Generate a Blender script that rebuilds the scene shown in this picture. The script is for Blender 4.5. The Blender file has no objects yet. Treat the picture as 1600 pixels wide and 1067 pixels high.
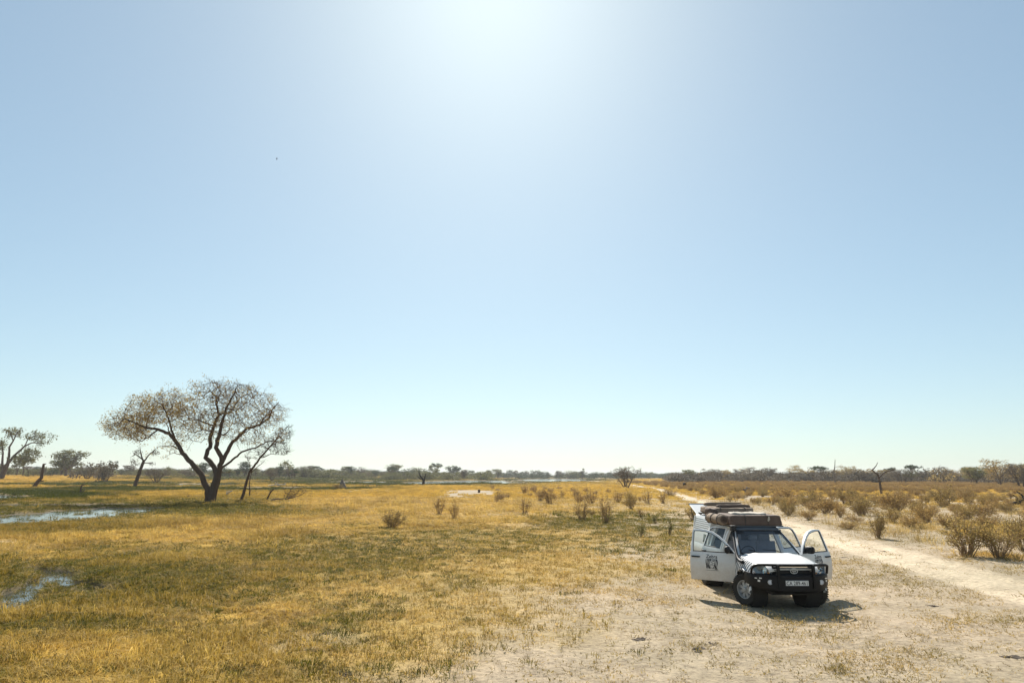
import bpy, bmesh, math, random
import numpy as np
from mathutils import Vector, Matrix, Quaternion

random.seed(7); RNG = np.random.default_rng(11)
S = bpy.context.scene
COL = S.collection

# ------------------------------------------------------------------ camera, sky, sun, exposure
F = 1067.0                       # focal length in pixels of the 1600 px wide photograph (24 mm)
CAM_H = 3.0
HZ = 742.0
PITCH = math.atan((HZ - 533.5) / F)
ROLL = math.radians(0.3)
SUN_EL, SUN_AZ = math.radians(41.0), math.radians(-2.0)
CP, SP = math.cos(PITCH), math.sin(PITCH)

cam = bpy.data.cameras.new('camera'); cam_o = bpy.data.objects.new('camera', cam); COL.objects.link(cam_o)
cam.sensor_width = 36.0; cam.lens = 36.0 * F / 1600.0
cam.clip_start = 0.1; cam.clip_end = 30000
fw = Vector((0, CP, SP)); up = Vector((0, -SP, CP)); rt = Vector((1, 0, 0))
cr, sr = math.cos(ROLL), math.sin(ROLL)
rt2 = rt * cr + up * sr; up2 = up * cr - rt * sr
m = Matrix((rt2, up2, -fw)).transposed().to_4x4(); m.translation = (0, 0, CAM_H)
cam_o.matrix_world = m
S.camera = cam_o

def ray(px, py):
    a, b = (px - 800) / F, (533.5 - py) / F
    d = fw + rt2 * a + up2 * b
    return d
def at(px, py, z=0.0):
    d = ray(px, py); t = (z - CAM_H) / d.z
    return Vector((0, 0, CAM_H)) + d * t
def at_dist(px, Y):
    "ground x for a picture column at depth Y"
    d = ray(px, HZ + (px - 800) * math.tan(ROLL)); return d.x / d.y * Y
def z_at(px, py, Y):
    d = ray(px, py); return CAM_H + d.z / d.y * Y
def proj(X, Y, Z=0.0):
    X = np.asarray(X, float); Y = np.asarray(Y, float); dz = np.asarray(Z, float) - CAM_H
    zc = Y * CP + dz * SP
    u = X; v = dz * CP - Y * SP
    a = u * cr + v * sr; b = v * cr - u * sr
    zc = np.where(zc < 0.05, 0.05, zc)
    return 800 + F * a / zc, 533.5 - F * b / zc

W = bpy.data.worlds.new('World'); S.world = W; W.use_nodes = True
nt = W.node_tree; nt.nodes.clear()
sky = nt.nodes.new('ShaderNodeTexSky'); sky.sky_type = 'NISHITA'; sky.sun_disc = False
sky.sun_elevation = SUN_EL; sky.sun_rotation = SUN_AZ
sky.altitude = 1500; sky.air_density = 1.1; sky.dust_density = 2.0; sky.ozone_density = 1.0
bg = nt.nodes.new('ShaderNodeBackground'); bg.inputs['Strength'].default_value = 0.064
wo = nt.nodes.new('ShaderNodeOutputWorld')
# one even white balance and tone curve over the whole sky
tn = nt.nodes.new('ShaderNodeMix'); tn.data_type = 'RGBA'; tn.blend_type = 'MULTIPLY'; tn.inputs[0].default_value = 1.0; tn.inputs[7].default_value = (0.0775, 0.1025, 0.1060, 1)
gm_ = nt.nodes.new('ShaderNodeGamma'); gm_.inputs['Gamma'].default_value = 0.60
hs = nt.nodes.new('ShaderNodeHueSaturation'); hs.inputs['Saturation'].default_value = 1.0
k10 = nt.nodes.new('ShaderNodeMix'); k10.data_type = 'RGBA'; k10.blend_type = 'MULTIPLY'; k10.inputs[0].default_value = 1.0; k10.inputs[7].default_value = (9.0, 9.0, 9.0, 1)
nt.links.new(sky.outputs[0], tn.inputs[6]); nt.links.new(tn.outputs[2], gm_.inputs[0]); nt.links.new(gm_.outputs[0], hs.inputs['Color'])
nt.links.new(hs.outputs[0], k10.inputs[6]); nt.links.new(k10.outputs[2], bg.inputs[0])
nt.links.new(bg.outputs[0], wo.inputs[0])

sl = bpy.data.lights.new('sun', 'SUN'); sl.energy = 5.0; sl.angle = math.radians(0.53); sl.color = (1.0, 0.94, 0.85)
so = bpy.data.objects.new('sun', sl); COL.objects.link(so)
sd = Vector((math.sin(SUN_AZ) * math.cos(SUN_EL), math.cos(SUN_AZ) * math.cos(SUN_EL), math.sin(SUN_EL)))
so.rotation_euler = sd.to_track_quat('Z', 'Y').to_euler(); so.location = (0, 60, 60)
S.view_settings.view_transform = 'Standard'; S.view_settings.look = 'None'
S.view_settings.exposure = 0.75; S.view_settings.gamma = 1.0; S.view_settings.use_curve_mapping = False
S.cycles.use_denoising = True
S.cycles.max_bounces = 8; S.cycles.transparent_max_bounces = 16; S.cycles.volume_bounces = 0

# ------------------------------------------------------------------ helpers: noise, tags, meshes, materials
def _hash(ix, iy, seed):
    h = (ix.astype(np.int64) * 374761393 + iy.astype(np.int64) * 668265263 + seed * 974634777) & 0xFFFFFFFF
    h = ((h ^ (h >> 13)) * 1274126177) & 0xFFFFFFFF
    h = (h ^ (h >> 16)) & 0xFFFFFFFF
    return h.astype(np.float64) / 4294967295.0
def vnoise(x, y, seed=0):
    x = np.asarray(x, float); y = np.asarray(y, float)
    ix, iy = np.floor(x), np.floor(y); fx, fy = x - ix, y - iy
    fx = fx * fx * (3 - 2 * fx); fy = fy * fy * (3 - 2 * fy)
    a = _hash(ix, iy, seed); b = _hash(ix + 1, iy, seed); c = _hash(ix, iy + 1, seed); d = _hash(ix + 1, iy + 1, seed)
    return (a * (1 - fx) + b * fx) * (1 - fy) + (c * (1 - fx) + d * fx) * fy
def fbm(x, y, octv=4, seed=0, gain=0.5):
    s = 0; a = 1; t = 0
    for o in range(octv):
        s = s + a * vnoise(np.asarray(x) * 2 ** o, np.asarray(y) * 2 ** o, seed + 17 * o); t += a; a *= gain
    return s / t
def sst(a, b, x):
    t = np.clip((x - a) / (b - a), 0, 1); return t * t * (3 - 2 * t)

def tag(o, label=None, cat=None, group=None, kind=None):
    if label: o['label'] = label
    if cat: o['category'] = cat
    if group: o['group'] = group
    if kind: o['kind'] = kind
    return o
def empty(name, loc=(0, 0, 0), rz=0.0):
    o = bpy.data.objects.new(name, None); COL.objects.link(o); o.location = loc; o.rotation_euler = (0, 0, rz)
    o.empty_display_size = 0.3
    return o
def link_mesh(name, me, parent=None):
    o = bpy.data.objects.new(name, me); COL.objects.link(o)
    if parent: o.parent = parent
    return o

class MB:
    def __init__(s): s.v = []; s.f = []; s.mi = []; s.k = 0
    def add(s, verts, faces):
        n = len(s.v); s.v += [tuple(p) for p in verts]
        s.f += [tuple(i + n for i in f) for f in faces]; s.mi += [s.k] * len(faces); return s
    def box(s, c, d, rz=0.0, rx=0.0, ry=0.0):
        M = Matrix.Rotation(rz, 3, 'Z') @ Matrix.Rotation(ry, 3, 'Y') @ Matrix.Rotation(rx, 3, 'X')
        vs = [Vector(c) + M @ Vector((sx * d[0] / 2, sy * d[1] / 2, sz * d[2] / 2)) for sx in (-1, 1) for sy in (-1, 1) for sz in (-1, 1)]
        return s.add(vs, [(0, 1, 3, 2), (4, 6, 7, 5), (0, 4, 5, 1), (2, 3, 7, 6), (0, 2, 6, 4), (1, 5, 7, 3)])
    def hexa(s, p8):   # bottom four then top four, counter-clockwise
        return s.add(p8, [(3, 2, 1, 0), (4, 5, 6, 7), (0, 1, 5, 4), (1, 2, 6, 5), (2, 3, 7, 6), (3, 0, 4, 7)])
    def tube(s, pts, rad, n=8, cap=True, flat=1.0):
        pts = [Vector(p) for p in pts]
        if not hasattr(rad, '__len__'): rad = [rad] * len(pts)
        base = len(s.v); u = None
        for i, p in enumerate(pts):
            t = (pts[min(i + 1, len(pts) - 1)] - pts[max(i - 1, 0)])
            t = t.normalized() if t.length > 1e-9 else Vector((0, 0, 1))
            if u is None:
                u = t.orthogonal().normalized()
            else:
                u = u - t * u.dot(t); u = u.normalized() if u.length > 1e-6 else t.orthogonal().normalized()
            w = t.cross(u)
            for k in range(n):
                a = 2 * math.pi * k / n
                s.v.append(tuple(p + (u * math.cos(a) + w * math.sin(a) * flat) * rad[i]))
        for i in range(len(pts) - 1):
            for k in range(n):
                a = base + i * n + k; b = base + i * n + (k + 1) % n
                s.f.append((a, b, b + n, a + n)); s.mi.append(s.k)
        if cap:
            s.f.append(tuple(base + k for k in reversed(range(n)))); s.mi.append(s.k)
            e = base + (len(pts) - 1) * n
            s.f.append(tuple(e + k for k in range(n))); s.mi.append(s.k)
        return s
    def grid(s, rows, flip=False, closed=False):
        n = len(rows[0]); base = len(s.v)
        for r in rows: s.v += [tuple(p) for p in r]
        for i in range(len(rows) - 1):
            for j in range(n if closed else n - 1):
                a = base + i * n + j; b = base + i * n + (j + 1) % n
                q = (a, b, b + n, a + n); s.f.append(q[::-1] if flip else q); s.mi.append(s.k)
        return s
    def lathe(s, prof, n=32, axis='X', c=(0, 0, 0), closed=True):
        rows = []
        for k in range(n):
            a = 2 * math.pi * k / n
            rows.append([(c[0] + p[0], c[1] + p[1] * math.cos(a), c[2] + p[1] * math.sin(a)) if axis == 'X' else
                         ((c[0] + p[1] * math.cos(a), c[1] + p[0], c[2] + p[1] * math.sin(a)) if axis == 'Y' else
                          (c[0] + p[1] * math.cos(a), c[1] + p[1] * math.sin(a), c[2] + p[0])) for p in prof])
        rows.append(rows[0]); return s.grid(rows)
    def build(s, name, mats, parent=None, smooth=None, bevel=0.0, solid=0.0):
        me = bpy.data.meshes.new(name); me.from_pydata(s.v, [], s.f)
        if not isinstance(mats, (list, tuple)): mats = [mats]
        for mt in mats: me.materials.append(mt)
        if len(mats) > 1: me.polygons.foreach_set('material_index', s.mi)
        me.validate()
        bm = bmesh.new(); bm.from_mesh(me); bmesh.ops.remove_doubles(bm, verts=bm.verts, dist=1e-5)
        bmesh.ops.recalc_face_normals(bm, faces=bm.faces); bm.to_mesh(me); bm.free()
        o = link_mesh(name, me, parent)
        if smooth is not None:
            me.polygons.foreach_set('use_smooth', [True] * len(me.polygons))
            me.set_sharp_from_angle(angle=math.radians(smooth))
        if solid:
            mo = o.modifiers.new('solid', 'SOLIDIFY'); mo.thickness = solid; mo.offset = 0
        if bevel:
            mo = o.modifiers.new('bevel', 'BEVEL'); mo.width = bevel; mo.segments = 2; mo.limit_method = 'ANGLE'; mo.angle_limit = math.radians(40)
        return o

def np_mesh(name, verts, faces, mats, face_mat=None, smooth=False):
    "fast mesh of equal sized faces from numpy arrays"
    me = bpy.data.meshes.new(name); nv, nf, k = len(verts), len(faces), faces.shape[1]
    me.vertices.add(nv); me.vertices.foreach_set('co', np.ascontiguousarray(verts, np.float32).ravel())
    me.loops.add(nf * k); me.loops.foreach_set('vertex_index', np.ascontiguousarray(faces, np.int32).ravel())
    me.polygons.add(nf); me.polygons.foreach_set('loop_start', np.arange(0, nf * k, k, dtype=np.int32))
    me.polygons.foreach_set('loop_total', np.full(nf, k, np.int32))
    for mt in mats: me.materials.append(mt)
    if face_mat is not None: me.polygons.foreach_set('material_index', np.ascontiguousarray(face_mat, np.int32))
    if smooth: me.polygons.foreach_set('use_smooth', np.ones(nf, bool))
    me.update(calc_edges=True); return me

def new_mat(name):
    mt = bpy.data.materials.new(name); mt.use_nodes = True
    t = mt.node_tree; b = t.nodes['Principled BSDF']; return mt, t, b
def node(t, typ, **kw):
    n = t.nodes.new(typ)
    for k, v in kw.items(): setattr(n, k, v)
    return n
def mixc(t, fac, a, b, mode='MIX'):
    n = t.nodes.new('ShaderNodeMix'); n.data_type = 'RGBA'; n.blend_type = mode
    for i, val in ((0, fac), (6, a), (7, b)):
        if hasattr(val, 'is_linked') or hasattr(val, 'links'): t.links.new(val, n.inputs[i])
        else: n.inputs[i].default_value = val if i == 0 else (*val[:3], 1)
    return n.outputs[2]
def noise(t, scale, detail=4, rough=0.55, vec=None):
    n = node(t, 'ShaderNodeTexNoise'); n.inputs['Scale'].default_value = scale; n.inputs['Detail'].default_value = detail
    n.inputs['Roughness'].default_value = rough
    if vec is not None: t.links.new(vec, n.inputs['Vector'])
    return n.outputs['Fac']
def ramp(t, fac, stops):
    n = node(t, 'ShaderNodeValToRGB'); t.links.new(fac, n.inputs[0]); e = n.color_ramp.elements
    while len(e) < len(stops): e.new(0.5)
    for i, (p, c) in enumerate(stops): e[i].position = p; e[i].color = (*c, 1) if len(c) == 3 else c
    return n.outputs[0]
def objco(t): return node(t, 'ShaderNodeTexCoord').outputs['Object']

def simple(name, col, rough=0.6, metal=0.0, coat=0.0, var=0.12, scale=12.0, bump=0.0, bscale=60.0, dust=0.0, spec=0.5):
    mt, t, b = new_mat(name); co = objco(t)
    f = noise(t, scale, 5, 0.6, co)
    lo = tuple(c * (1 - var) for c in col); hi = tuple(min(1, c * (1 + var)) for c in col)
    c = mixc(t, f, lo, hi)
    if dust:
        g = node(t, 'ShaderNodeNewGeometry'); sp = node(t, 'ShaderNodeSeparateXYZ'); t.links.new(g.outputs['Position'], sp.inputs[0])
        mr = node(t, 'ShaderNodeMapRange'); t.links.new(sp.outputs[2], mr.inputs[0])
        mr.inputs[1].default_value = 0.25; mr.inputs[2].default_value = 1.2; mr.inputs[3].default_value = dust; mr.inputs[4].default_value = dust * 0.15
        mm = node(t, 'ShaderNodeMath', operation='MULTIPLY'); t.links.new(mr.outputs[0], mm.inputs[0]); t.links.new(noise(t, 5, 5, 0.7, co), mm.inputs[1])
        c = mixc(t, mm.outputs[0], c, (0.36, 0.28, 0.19))
    t.links.new(c, b.inputs['Base Color'])
    b.inputs['Roughness'].default_value = rough; b.inputs['Metallic'].default_value = metal; b.inputs['Coat Weight'].default_value = coat
    b.inputs['Specular IOR Level'].default_value = spec
    if bump:
        bp = node(t, 'ShaderNodeBump'); bp.inputs['Strength'].default_value = bump; bp.inputs['Distance'].default_value = 0.02
        t.links.new(noise(t, bscale, 5, 0.6, co), bp.inputs['Height']); t.links.new(bp.outputs[0], b.inputs['Normal'])
    return mt

# ------------------------------------------------------------------ the ground: zones measured on the ground plane
WATER_Z = -0.10
TRACK = np.array([(11.6, -20), (12.0, 4), (12.7, 12), (13.8, 20), (14.8, 28), (17.2, 45), (21.4, 75), (26.2, 109), (32.5, 153), (40, 235), (46, 330), (46, 600)], float)
def track_off(X, Y):
    cx = np.interp(Y, TRACK[:, 1], TRACK[:, 0]); sl_ = np.interp(Y, [0, 20, 60, 110, 600], [.15, .165, .142, .14, .1])
    return (X - cx) / np.sqrt(1 + sl_ ** 2)
def blob(px, py, cx, cy, rx, ry, tilt=0.0):
    dx = px - cx; dy = py - cy - tilt * dx
    return np.sqrt((dx / rx) ** 2 + (dy / ry) ** 2)
POOLS = [(80, 805.5, 180, 8.5, -0.072), (5, 776, 36, 4.2, 0), (70, 789, 150, 2.6, -0.01), (90, 903, 34, 13, .2), (30, 930, 48, 15, -.45), (130, 911, 30, 7, .1),
         (690, 753.5, 65, 2.0, -.02), (750, 752.0, 50, 1.5, 0), (865, 750.0, 55, 1.9, 0), (390, 762.5, 28, 1.3, 0), (475, 762, 35, 1.0, 0),
         (300, 757, 60, 1.2, 0), (560, 753, 50, 1.0, 0), (800, 754, 40, 1.0, 0), (-90, 800, 90, 9, 0)]
GREENS = [(225, 789, 160, 7, .01, 1.0), (150, 915, 260, 50, 0, 1.0), (330, 800, 210, 13, 0, 1.0), (130, 822, 190, 10, -.05, .7), (500, 880, 260, 48, -.1, .55), (720, 850, 200, 30, 0, .35), (60, 775, 170, 10, 0, .9),  # green growth; the blob under the acacia also has its shade put into the colour
          (250, 765, 200, 5, 0, .8), (620, 755, 240, 4.5, 0, 1.0), (180, 757, 260, 3.2, 0, 1.0), (470, 764, 170, 2.6, 0, .9), (430, 750, 300, 2.6, 0, .9), (860, 749.5, 120, 3.5, 0, 1.0), (960, 818, 140, 16, 0, .55), (1000, 842, 120, 30, 0, .4), (70, 985, 190, 22, 0, .8), (330, 940, 160, 18, -.1, .6),
          (240, 868, 140, 20, .1, .5), (30, 880, 60, 25, 0, .6)]
def fields(X, Y):
    X = np.asarray(X, float); Y = np.asarray(Y, float)
    Yc = np.maximum(Y, 5.5)
    px, py = proj(X, Yc)
    hz = HZ + (px - 800) * math.tan(ROLL)
    v = np.clip(py - hz, 0.5, 420)
    n1 = fbm(X / 9, Y / 9, 5, 1) - .5; n2 = fbm(X / 9 + 40, Y / 9, 5, 2) - .5; n3 = fbm(X / 1.7, Y / 1.7, 3, 3) - .5
    n4 = fbm(X / 40, Y / 60, 4, 5) - .5
    wx = px + 170 * n1 * np.clip(v / 90, .35, 1.4); wy = py + n2 * v * 0.30
    to = track_off(X, Y)
    be = np.interp(v, [0, 20, 40, 60, 90, 120, 160, 200, 250, 325], [1010, 1010, 960, 930, 1030, 970, 950, 880, 780, 690])
    ge = np.interp(v, [0, 40, 60, 75, 100, 140, 200, 250, 325], [1010, 1000, 930, 780, 600, 545, 490, 420, 330])
    bare = sst(-260, 260, px - be + 700 * n1 + 260 * n3)
    gold = 1 - sst(-150, 150, px - ge + 560 * n2 + 160 * n3)
    # beyond the track: sandy ground with golden grass in patches
    rightf = sst(1.0, 4.0, to) * sst(8, 14, Y)
    patch = sst(-.12, .10, n2 + .5 * n3 + np.interp(Y, [15, 40, 80, 140], [-.28, -.24, -.14, .10]))
    bare = bare * (1 - rightf) + rightf * (1 - patch * .8); gold = gold * (1 - rightf) + rightf * patch * .85
    # bare spots: mound, sandy strips
    for cx, cy, rx, ry, k in ((735, 772, 62, 6.5, 1.0), (590, 769, 75, 2.2, .8), (1010, 775, 75, 10, .7), (925, 788, 130, 6, .45), (20, 852, 75, 9, .55), (455, 1000, 110, 20, .35)):
        q = k * (1 - sst(.6, 1.25, blob(wx, wy, cx, cy, rx, ry)))
        bare = np.maximum(bare, q); gold = gold * (1 - q)
    green = np.zeros_like(bare)
    for cx, cy, rx, ry, tl, k in GREENS:
        green = np.maximum(green, k * (1 - sst(.45, 1.25, blob(wx, wy, cx, cy, rx, ry, tl) + .8 * n3)))
    green = np.clip(green + (1 - bare) * sst(.06, .2, n4 + .4 * n3) * .35 * (1 - rightf), 0, 1)
    pool = np.zeros_like(bare); wet = np.zeros_like(bare)
    for cx, cy, rx, ry, tl in POOLS:
        d = blob(px + 60 * n1 * np.clip(v / 60, .2, 1), py + n3 * v * (.24 if cy > 860 else .10) + n2 * v * .06, cx, cy, rx, ry, tl)
        pool = np.maximum(pool, 1 - sst(.75, 1.12, d)); wet = np.maximum(wet, 1 - sst(1.0, 2.6, d))
    pool = pool * (Y > 8)
    green = np.maximum(green, wet * .85 * (1 - rightf)); bare = bare * (1 - wet)
    hw = np.interp(Y, [0, 30, 80, 150, 400], [1.15, 1.25, 1.0, 1.1, 1.2])
    track = 1 - sst(hw - .35, hw + .45, np.abs(to) + .9 * n3 + .5 * n1)
    track = track * (Y > -40)
    cen = np.exp(-((to + .1) / .22) ** 2) * sst(-.05, .12, n3 + n2 * .6 + .05)     # the strip between the ruts
    rut = np.exp(-((np.abs(to) - .8) / .3) ** 2)
    track_c = track * (1 - .8 * cen)
    bare = np.maximum(bare, track_c); gold = gold * (1 - track_c); green = green * (1 - track)
    return dict(px=px, py=py, v=v, n1=n1, n2=n2, n3=n3, bare=bare, gold=gold, green=green, pool=pool, wet=wet, track=track, rut=rut, rightf=rightf, to=to)
def height(X, Y, f):
    X = np.asarray(X, float); Y = np.asarray(Y, float)
    rough_ = (1 - .8 * f['bare'])
    far = np.clip(40 / np.maximum(np.hypot(X, Y), 1), .25, 1)
    z = .17 * np.maximum(0, fbm(X / 1.3, Y / 1.3, 3, 21) - .45) * rough_ * 2.0 * sst(0, 1, f['gold'] + f['green'] + .2)
    z = z + .38 * np.maximum(0, fbm(X / 5, Y / 5, 3, 22) - .42) * rough_ * (1 - f['rightf'] * .85)
    z = z + .16 * (fbm(X / 16, Y / 16, 3, 23) - .35) * far
    z = z + .012 * (fbm(X / .35, Y / .35, 2, 24) - .5)
    z = np.maximum(z, -.03)
    z = z - .10 * f['rut'] * f['track'] + .02 * f['track']
    md = np.exp(-blob(f['px'], f['py'], 735, 773, 48, 5.5) ** 2); z = z + .45 * md
    z = z + 1.2 * sst(180, 330, Y) * sst(-60, -140, X) + .4 * sst(120, 260, Y) * sst(60, 110, X)
    flat = np.exp(-(((X - 6.4) / 2.2) ** 2 + ((Y - 18.5) / 3.6) ** 2) ** 2)
    z = z * (1 - flat)
    z = z * (1 - .8 * f['wet'])
    z = z * (1 - f['pool']) + (WATER_Z - .07) * f['pool']
    return z
def ground_z(x, y):
    f = fields(np.array([x]), np.array([y])); return float(height(np.array([x]), np.array([y]), f)[0])

PAL = dict(gold=(.48, .295, .055), green=(.14, .10, .014), straw=(.40, .27, .085), sand=(.385, .31, .222), track=(.61, .50, .37), mud=(.12, .10, .07))
def zone_col(f):
    c = {k: np.array(v_) for k, v_ in PAL.items()}
    o = np.ones_like(f['bare'])[:, None]
    def lerp(a, b, w): return a * (1 - w[:, None]) + b * w[:, None]
    col = o * c['straw']
    col = lerp(col, c['gold'], np.clip(f['gold'], 0, 1) * .9)
    col = lerp(col, c['green'], f['green'] * .85)
    col = lerp(col, c['sand'], np.clip(f['bare'], 0, 1))
    col = lerp(col, c['track'], f['track'] * np.clip(.7 + 1.2 * f['n3'], .4, 1))
    col = lerp(col, c['mud'], np.clip(f['pool'] + .55 * f['wet'] ** 2, 0, 1))
    return col

angs = np.concatenate([np.radians(np.arange(-48, 48.01, .2)), np.radians(np.arange(52, 309, 4.0))])
vs_ = np.concatenate([np.array([60000, 9000, 2600, 1500, 1000, 700, 550, 450]), np.arange(400, 40, -1.2), np.arange(40, 8, -.4), np.arange(8, 3, -.25), [2.5, 2, 1.5, 1.1, .8, .55]])
rs = CAM_H * F / vs_
A, R = np.meshgrid(angs, rs, indexing='ij')
GX, GY = (R * np.sin(A)).ravel(), (R * np.cos(A)).ravel()
GF = fields(GX, GY); GZ = height(GX, GY, GF)
na, nr = A.shape
ii = np.arange(na); jj = np.arange(nr - 1)
i0 = (ii[:, None] * nr + jj[None, :]).ravel(); i1 = (((ii + 1) % na)[:, None] * nr + jj[None, :]).ravel()
faces = np.stack([i0, i1, i1 + 1, i0 + 1], 1)[:, ::-1]
# ground material: zone colour from the map, grain and relief from noise
gm, t, b = new_mat('savanna_soil')
att = node(t, 'ShaderNodeAttribute', attribute_name='zone'); att2 = node(t, 'ShaderNodeAttribute', attribute_name='bare')
co = node(t, 'ShaderNodeNewGeometry').outputs['Position']
fine = noise(t, 9.0, 8, .68, co); mid = noise(t, 1.1, 6, .62, co); speck = noise(t, 26.0, 4, .6, co); big = noise(t, .16, 5, .6, co)
c = mixc(t, 1.0, att.outputs['Color'], ramp(t, fine, [(.30, (.56, .53, .50)), (.50, (1, 1, 1)), (.72, (1.30, 1.28, 1.22))]), 'MULTIPLY')
c = mixc(t, 1.0, c, ramp(t, mid, [(.32, (.80, .80, .78)), (.6, (1.08, 1.08, 1.08))]), 'MULTIPLY')
c = mixc(t, 1.0, c, ramp(t, big, [(.35, (.88, .90, .86)), (.65, (1.08, 1.06, 1.04))]), 'MULTIPLY')
dk = node(t, 'ShaderNodeMath', operation='MULTIPLY'); t.links.new(ramp(t, speck, [(.62, (0, 0, 0)), (.72, (1, 1, 1))]), dk.inputs[0]); dk.inputs[1].default_value = .55
c = mixc(t, dk.outputs[0], c, (.13, .10, .065))
t.links.new(c, b.inputs['Base Color']); b.inputs['Roughness'].default_value = .95; b.inputs['Specular IOR Level'].default_value = .1
bp = node(t, 'ShaderNodeBump'); bp.inputs['Strength'].default_value = .8; bp.inputs['Distance'].default_value = .06
ad = node(t, 'ShaderNodeMath', operation='ADD'); t.links.new(fine, ad.inputs[0]); t.links.new(mid, ad.inputs[1])
t.links.new(ad.outputs[0], bp.inputs['Height']); t.links.new(bp.outputs[0], b.inputs['Normal'])
gme = np_mesh('ground', np.stack([GX, GY, GZ], 1), faces, [gm], smooth=True)
# close the middle under the camera
ca = gme.attributes.new('zone', 'FLOAT_COLOR', 'POINT'); zc_ = zone_col(GF)
ca.data.foreach_set('color', np.c_[zc_, np.ones(len(zc_))].astype(np.float32).ravel())
ground = link_mesh('ground', gme); tag(ground, 'sandy savanna ground with golden grass and bare pale soil', kind='structure')

# water sheet below the pools
wm, t, b = new_mat('shallow_water')
b.inputs['Base Color'].default_value = (.035, .04, .035, 1); b.inputs['Roughness'].default_value = .10; b.inputs['IOR'].default_value = 1.33
bp = node(t, 'ShaderNodeBump'); bp.inputs['Strength'].default_value = .06; bp.inputs['Distance'].default_value = .02
t.links.new(noise(t, 6.0, 3, .5, node(t, 'ShaderNodeNewGeometry').outputs['Position']), bp.inputs['Height']); t.links.new(bp.outputs[0], b.inputs['Normal'])
mb = MB(); mb.add([(-420, 10, WATER_Z), (120, 10, WATER_Z), (120, 620, WATER_Z), (-420, 620, WATER_Z)], [(0, 1, 2, 3)])
wat = mb.build('water', wm); tag(wat, 'shallow flood water lying in pools among the grass', kind='structure')

# ------------------------------------------------------------------ grass: tufts instanced by geometry nodes (nobody could count it)
def leafy_mat(name, attr=True, col=(.3, .2, .07), trans=.4, rnd=.25, hue=.0, alt=None):
    mt, t, b = new_mat(name); b.inputs['Roughness'].default_value = .7; b.inputs['Specular IOR Level'].default_value = .2
    if attr:
        a = node(t, 'ShaderNodeAttribute', attribute_name='tint', attribute_type='INSTANCER'); c = a.outputs['Color']
    else:
        oi = node(t, 'ShaderNodeObjectInfo'); g = node(t, 'ShaderNodeNewGeometry')
        lo = tuple(x * (1 - rnd) for x in col); hi = alt if alt else tuple(x * (1 + rnd) for x in col)
        c = mixc(t, g.outputs['Random Per Island'], lo, hi)
        k = mixc(t, oi.outputs['Random'], (.82, .80, .76), (1.12, 1.10, 1.05)); c = mixc(t, 1.0, c, k, 'MULTIPLY')
    t.links.new(c, b.inputs['Base Color'])
    tr = node(t, 'ShaderNodeBsdfTranslucent'); t.links.new(c, tr.inputs['Color'])
    mx = node(t, 'ShaderNodeMixShader'); mx.inputs[0].default_value = trans
    t.links.new(b.outputs[0], mx.inputs[1]); t.links.new(tr.outputs[0], mx.inputs[2])
    t.links.new(mx.outputs[0], t.nodes['Material Output'].inputs['Surface']); return mt
M_blade = leafy_mat('grass_blade', True, trans=.42)

def tuft_mesh(name, n, h, spread, w, bend, seed, tri=True):
    r = np.random.default_rng(seed)
    a = r.uniform(0, 2 * np.pi, n); rad = spread * np.sqrt(r.uniform(0, 1, n)); L = h * r.uniform(.5, 1.1, n)
    out = a + r.normal(0, .7, n); lean = bend * r.uniform(.15, 1.2, n); ww = w * r.uniform(.6, 1.3, n); tw = r.uniform(0, np.pi, n)
    b = np.stack([rad * np.cos(a), rad * np.sin(a), np.full(n, -.02)], 1)
    d = np.stack([np.cos(out), np.sin(out), np.zeros(n)], 1); s = np.stack([np.cos(tw), np.sin(tw), np.zeros(n)], 1) * ww[:, None] / 2
    upv = np.array([0, 0, 1.])
    mid = b + d * (L * lean * .3)[:, None] + upv * (L * .6)[:, None]
    tip = b + d * (L * lean)[:, None] + upv * (L * np.clip(1.02 - lean * .45, .25, 1))[:, None]
    V = np.stack([b - s, b + s, mid + s * .8, mid - s * .8, tip], 1).reshape(-1, 3)
    k = np.arange(n)[:, None] * 5
    Fc = np.concatenate([k + [0, 1, 2], k + [0, 2, 3], k + [3, 2, 4]]).astype(int)
    return np_mesh(name, V, Fc, [M_blade])

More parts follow.
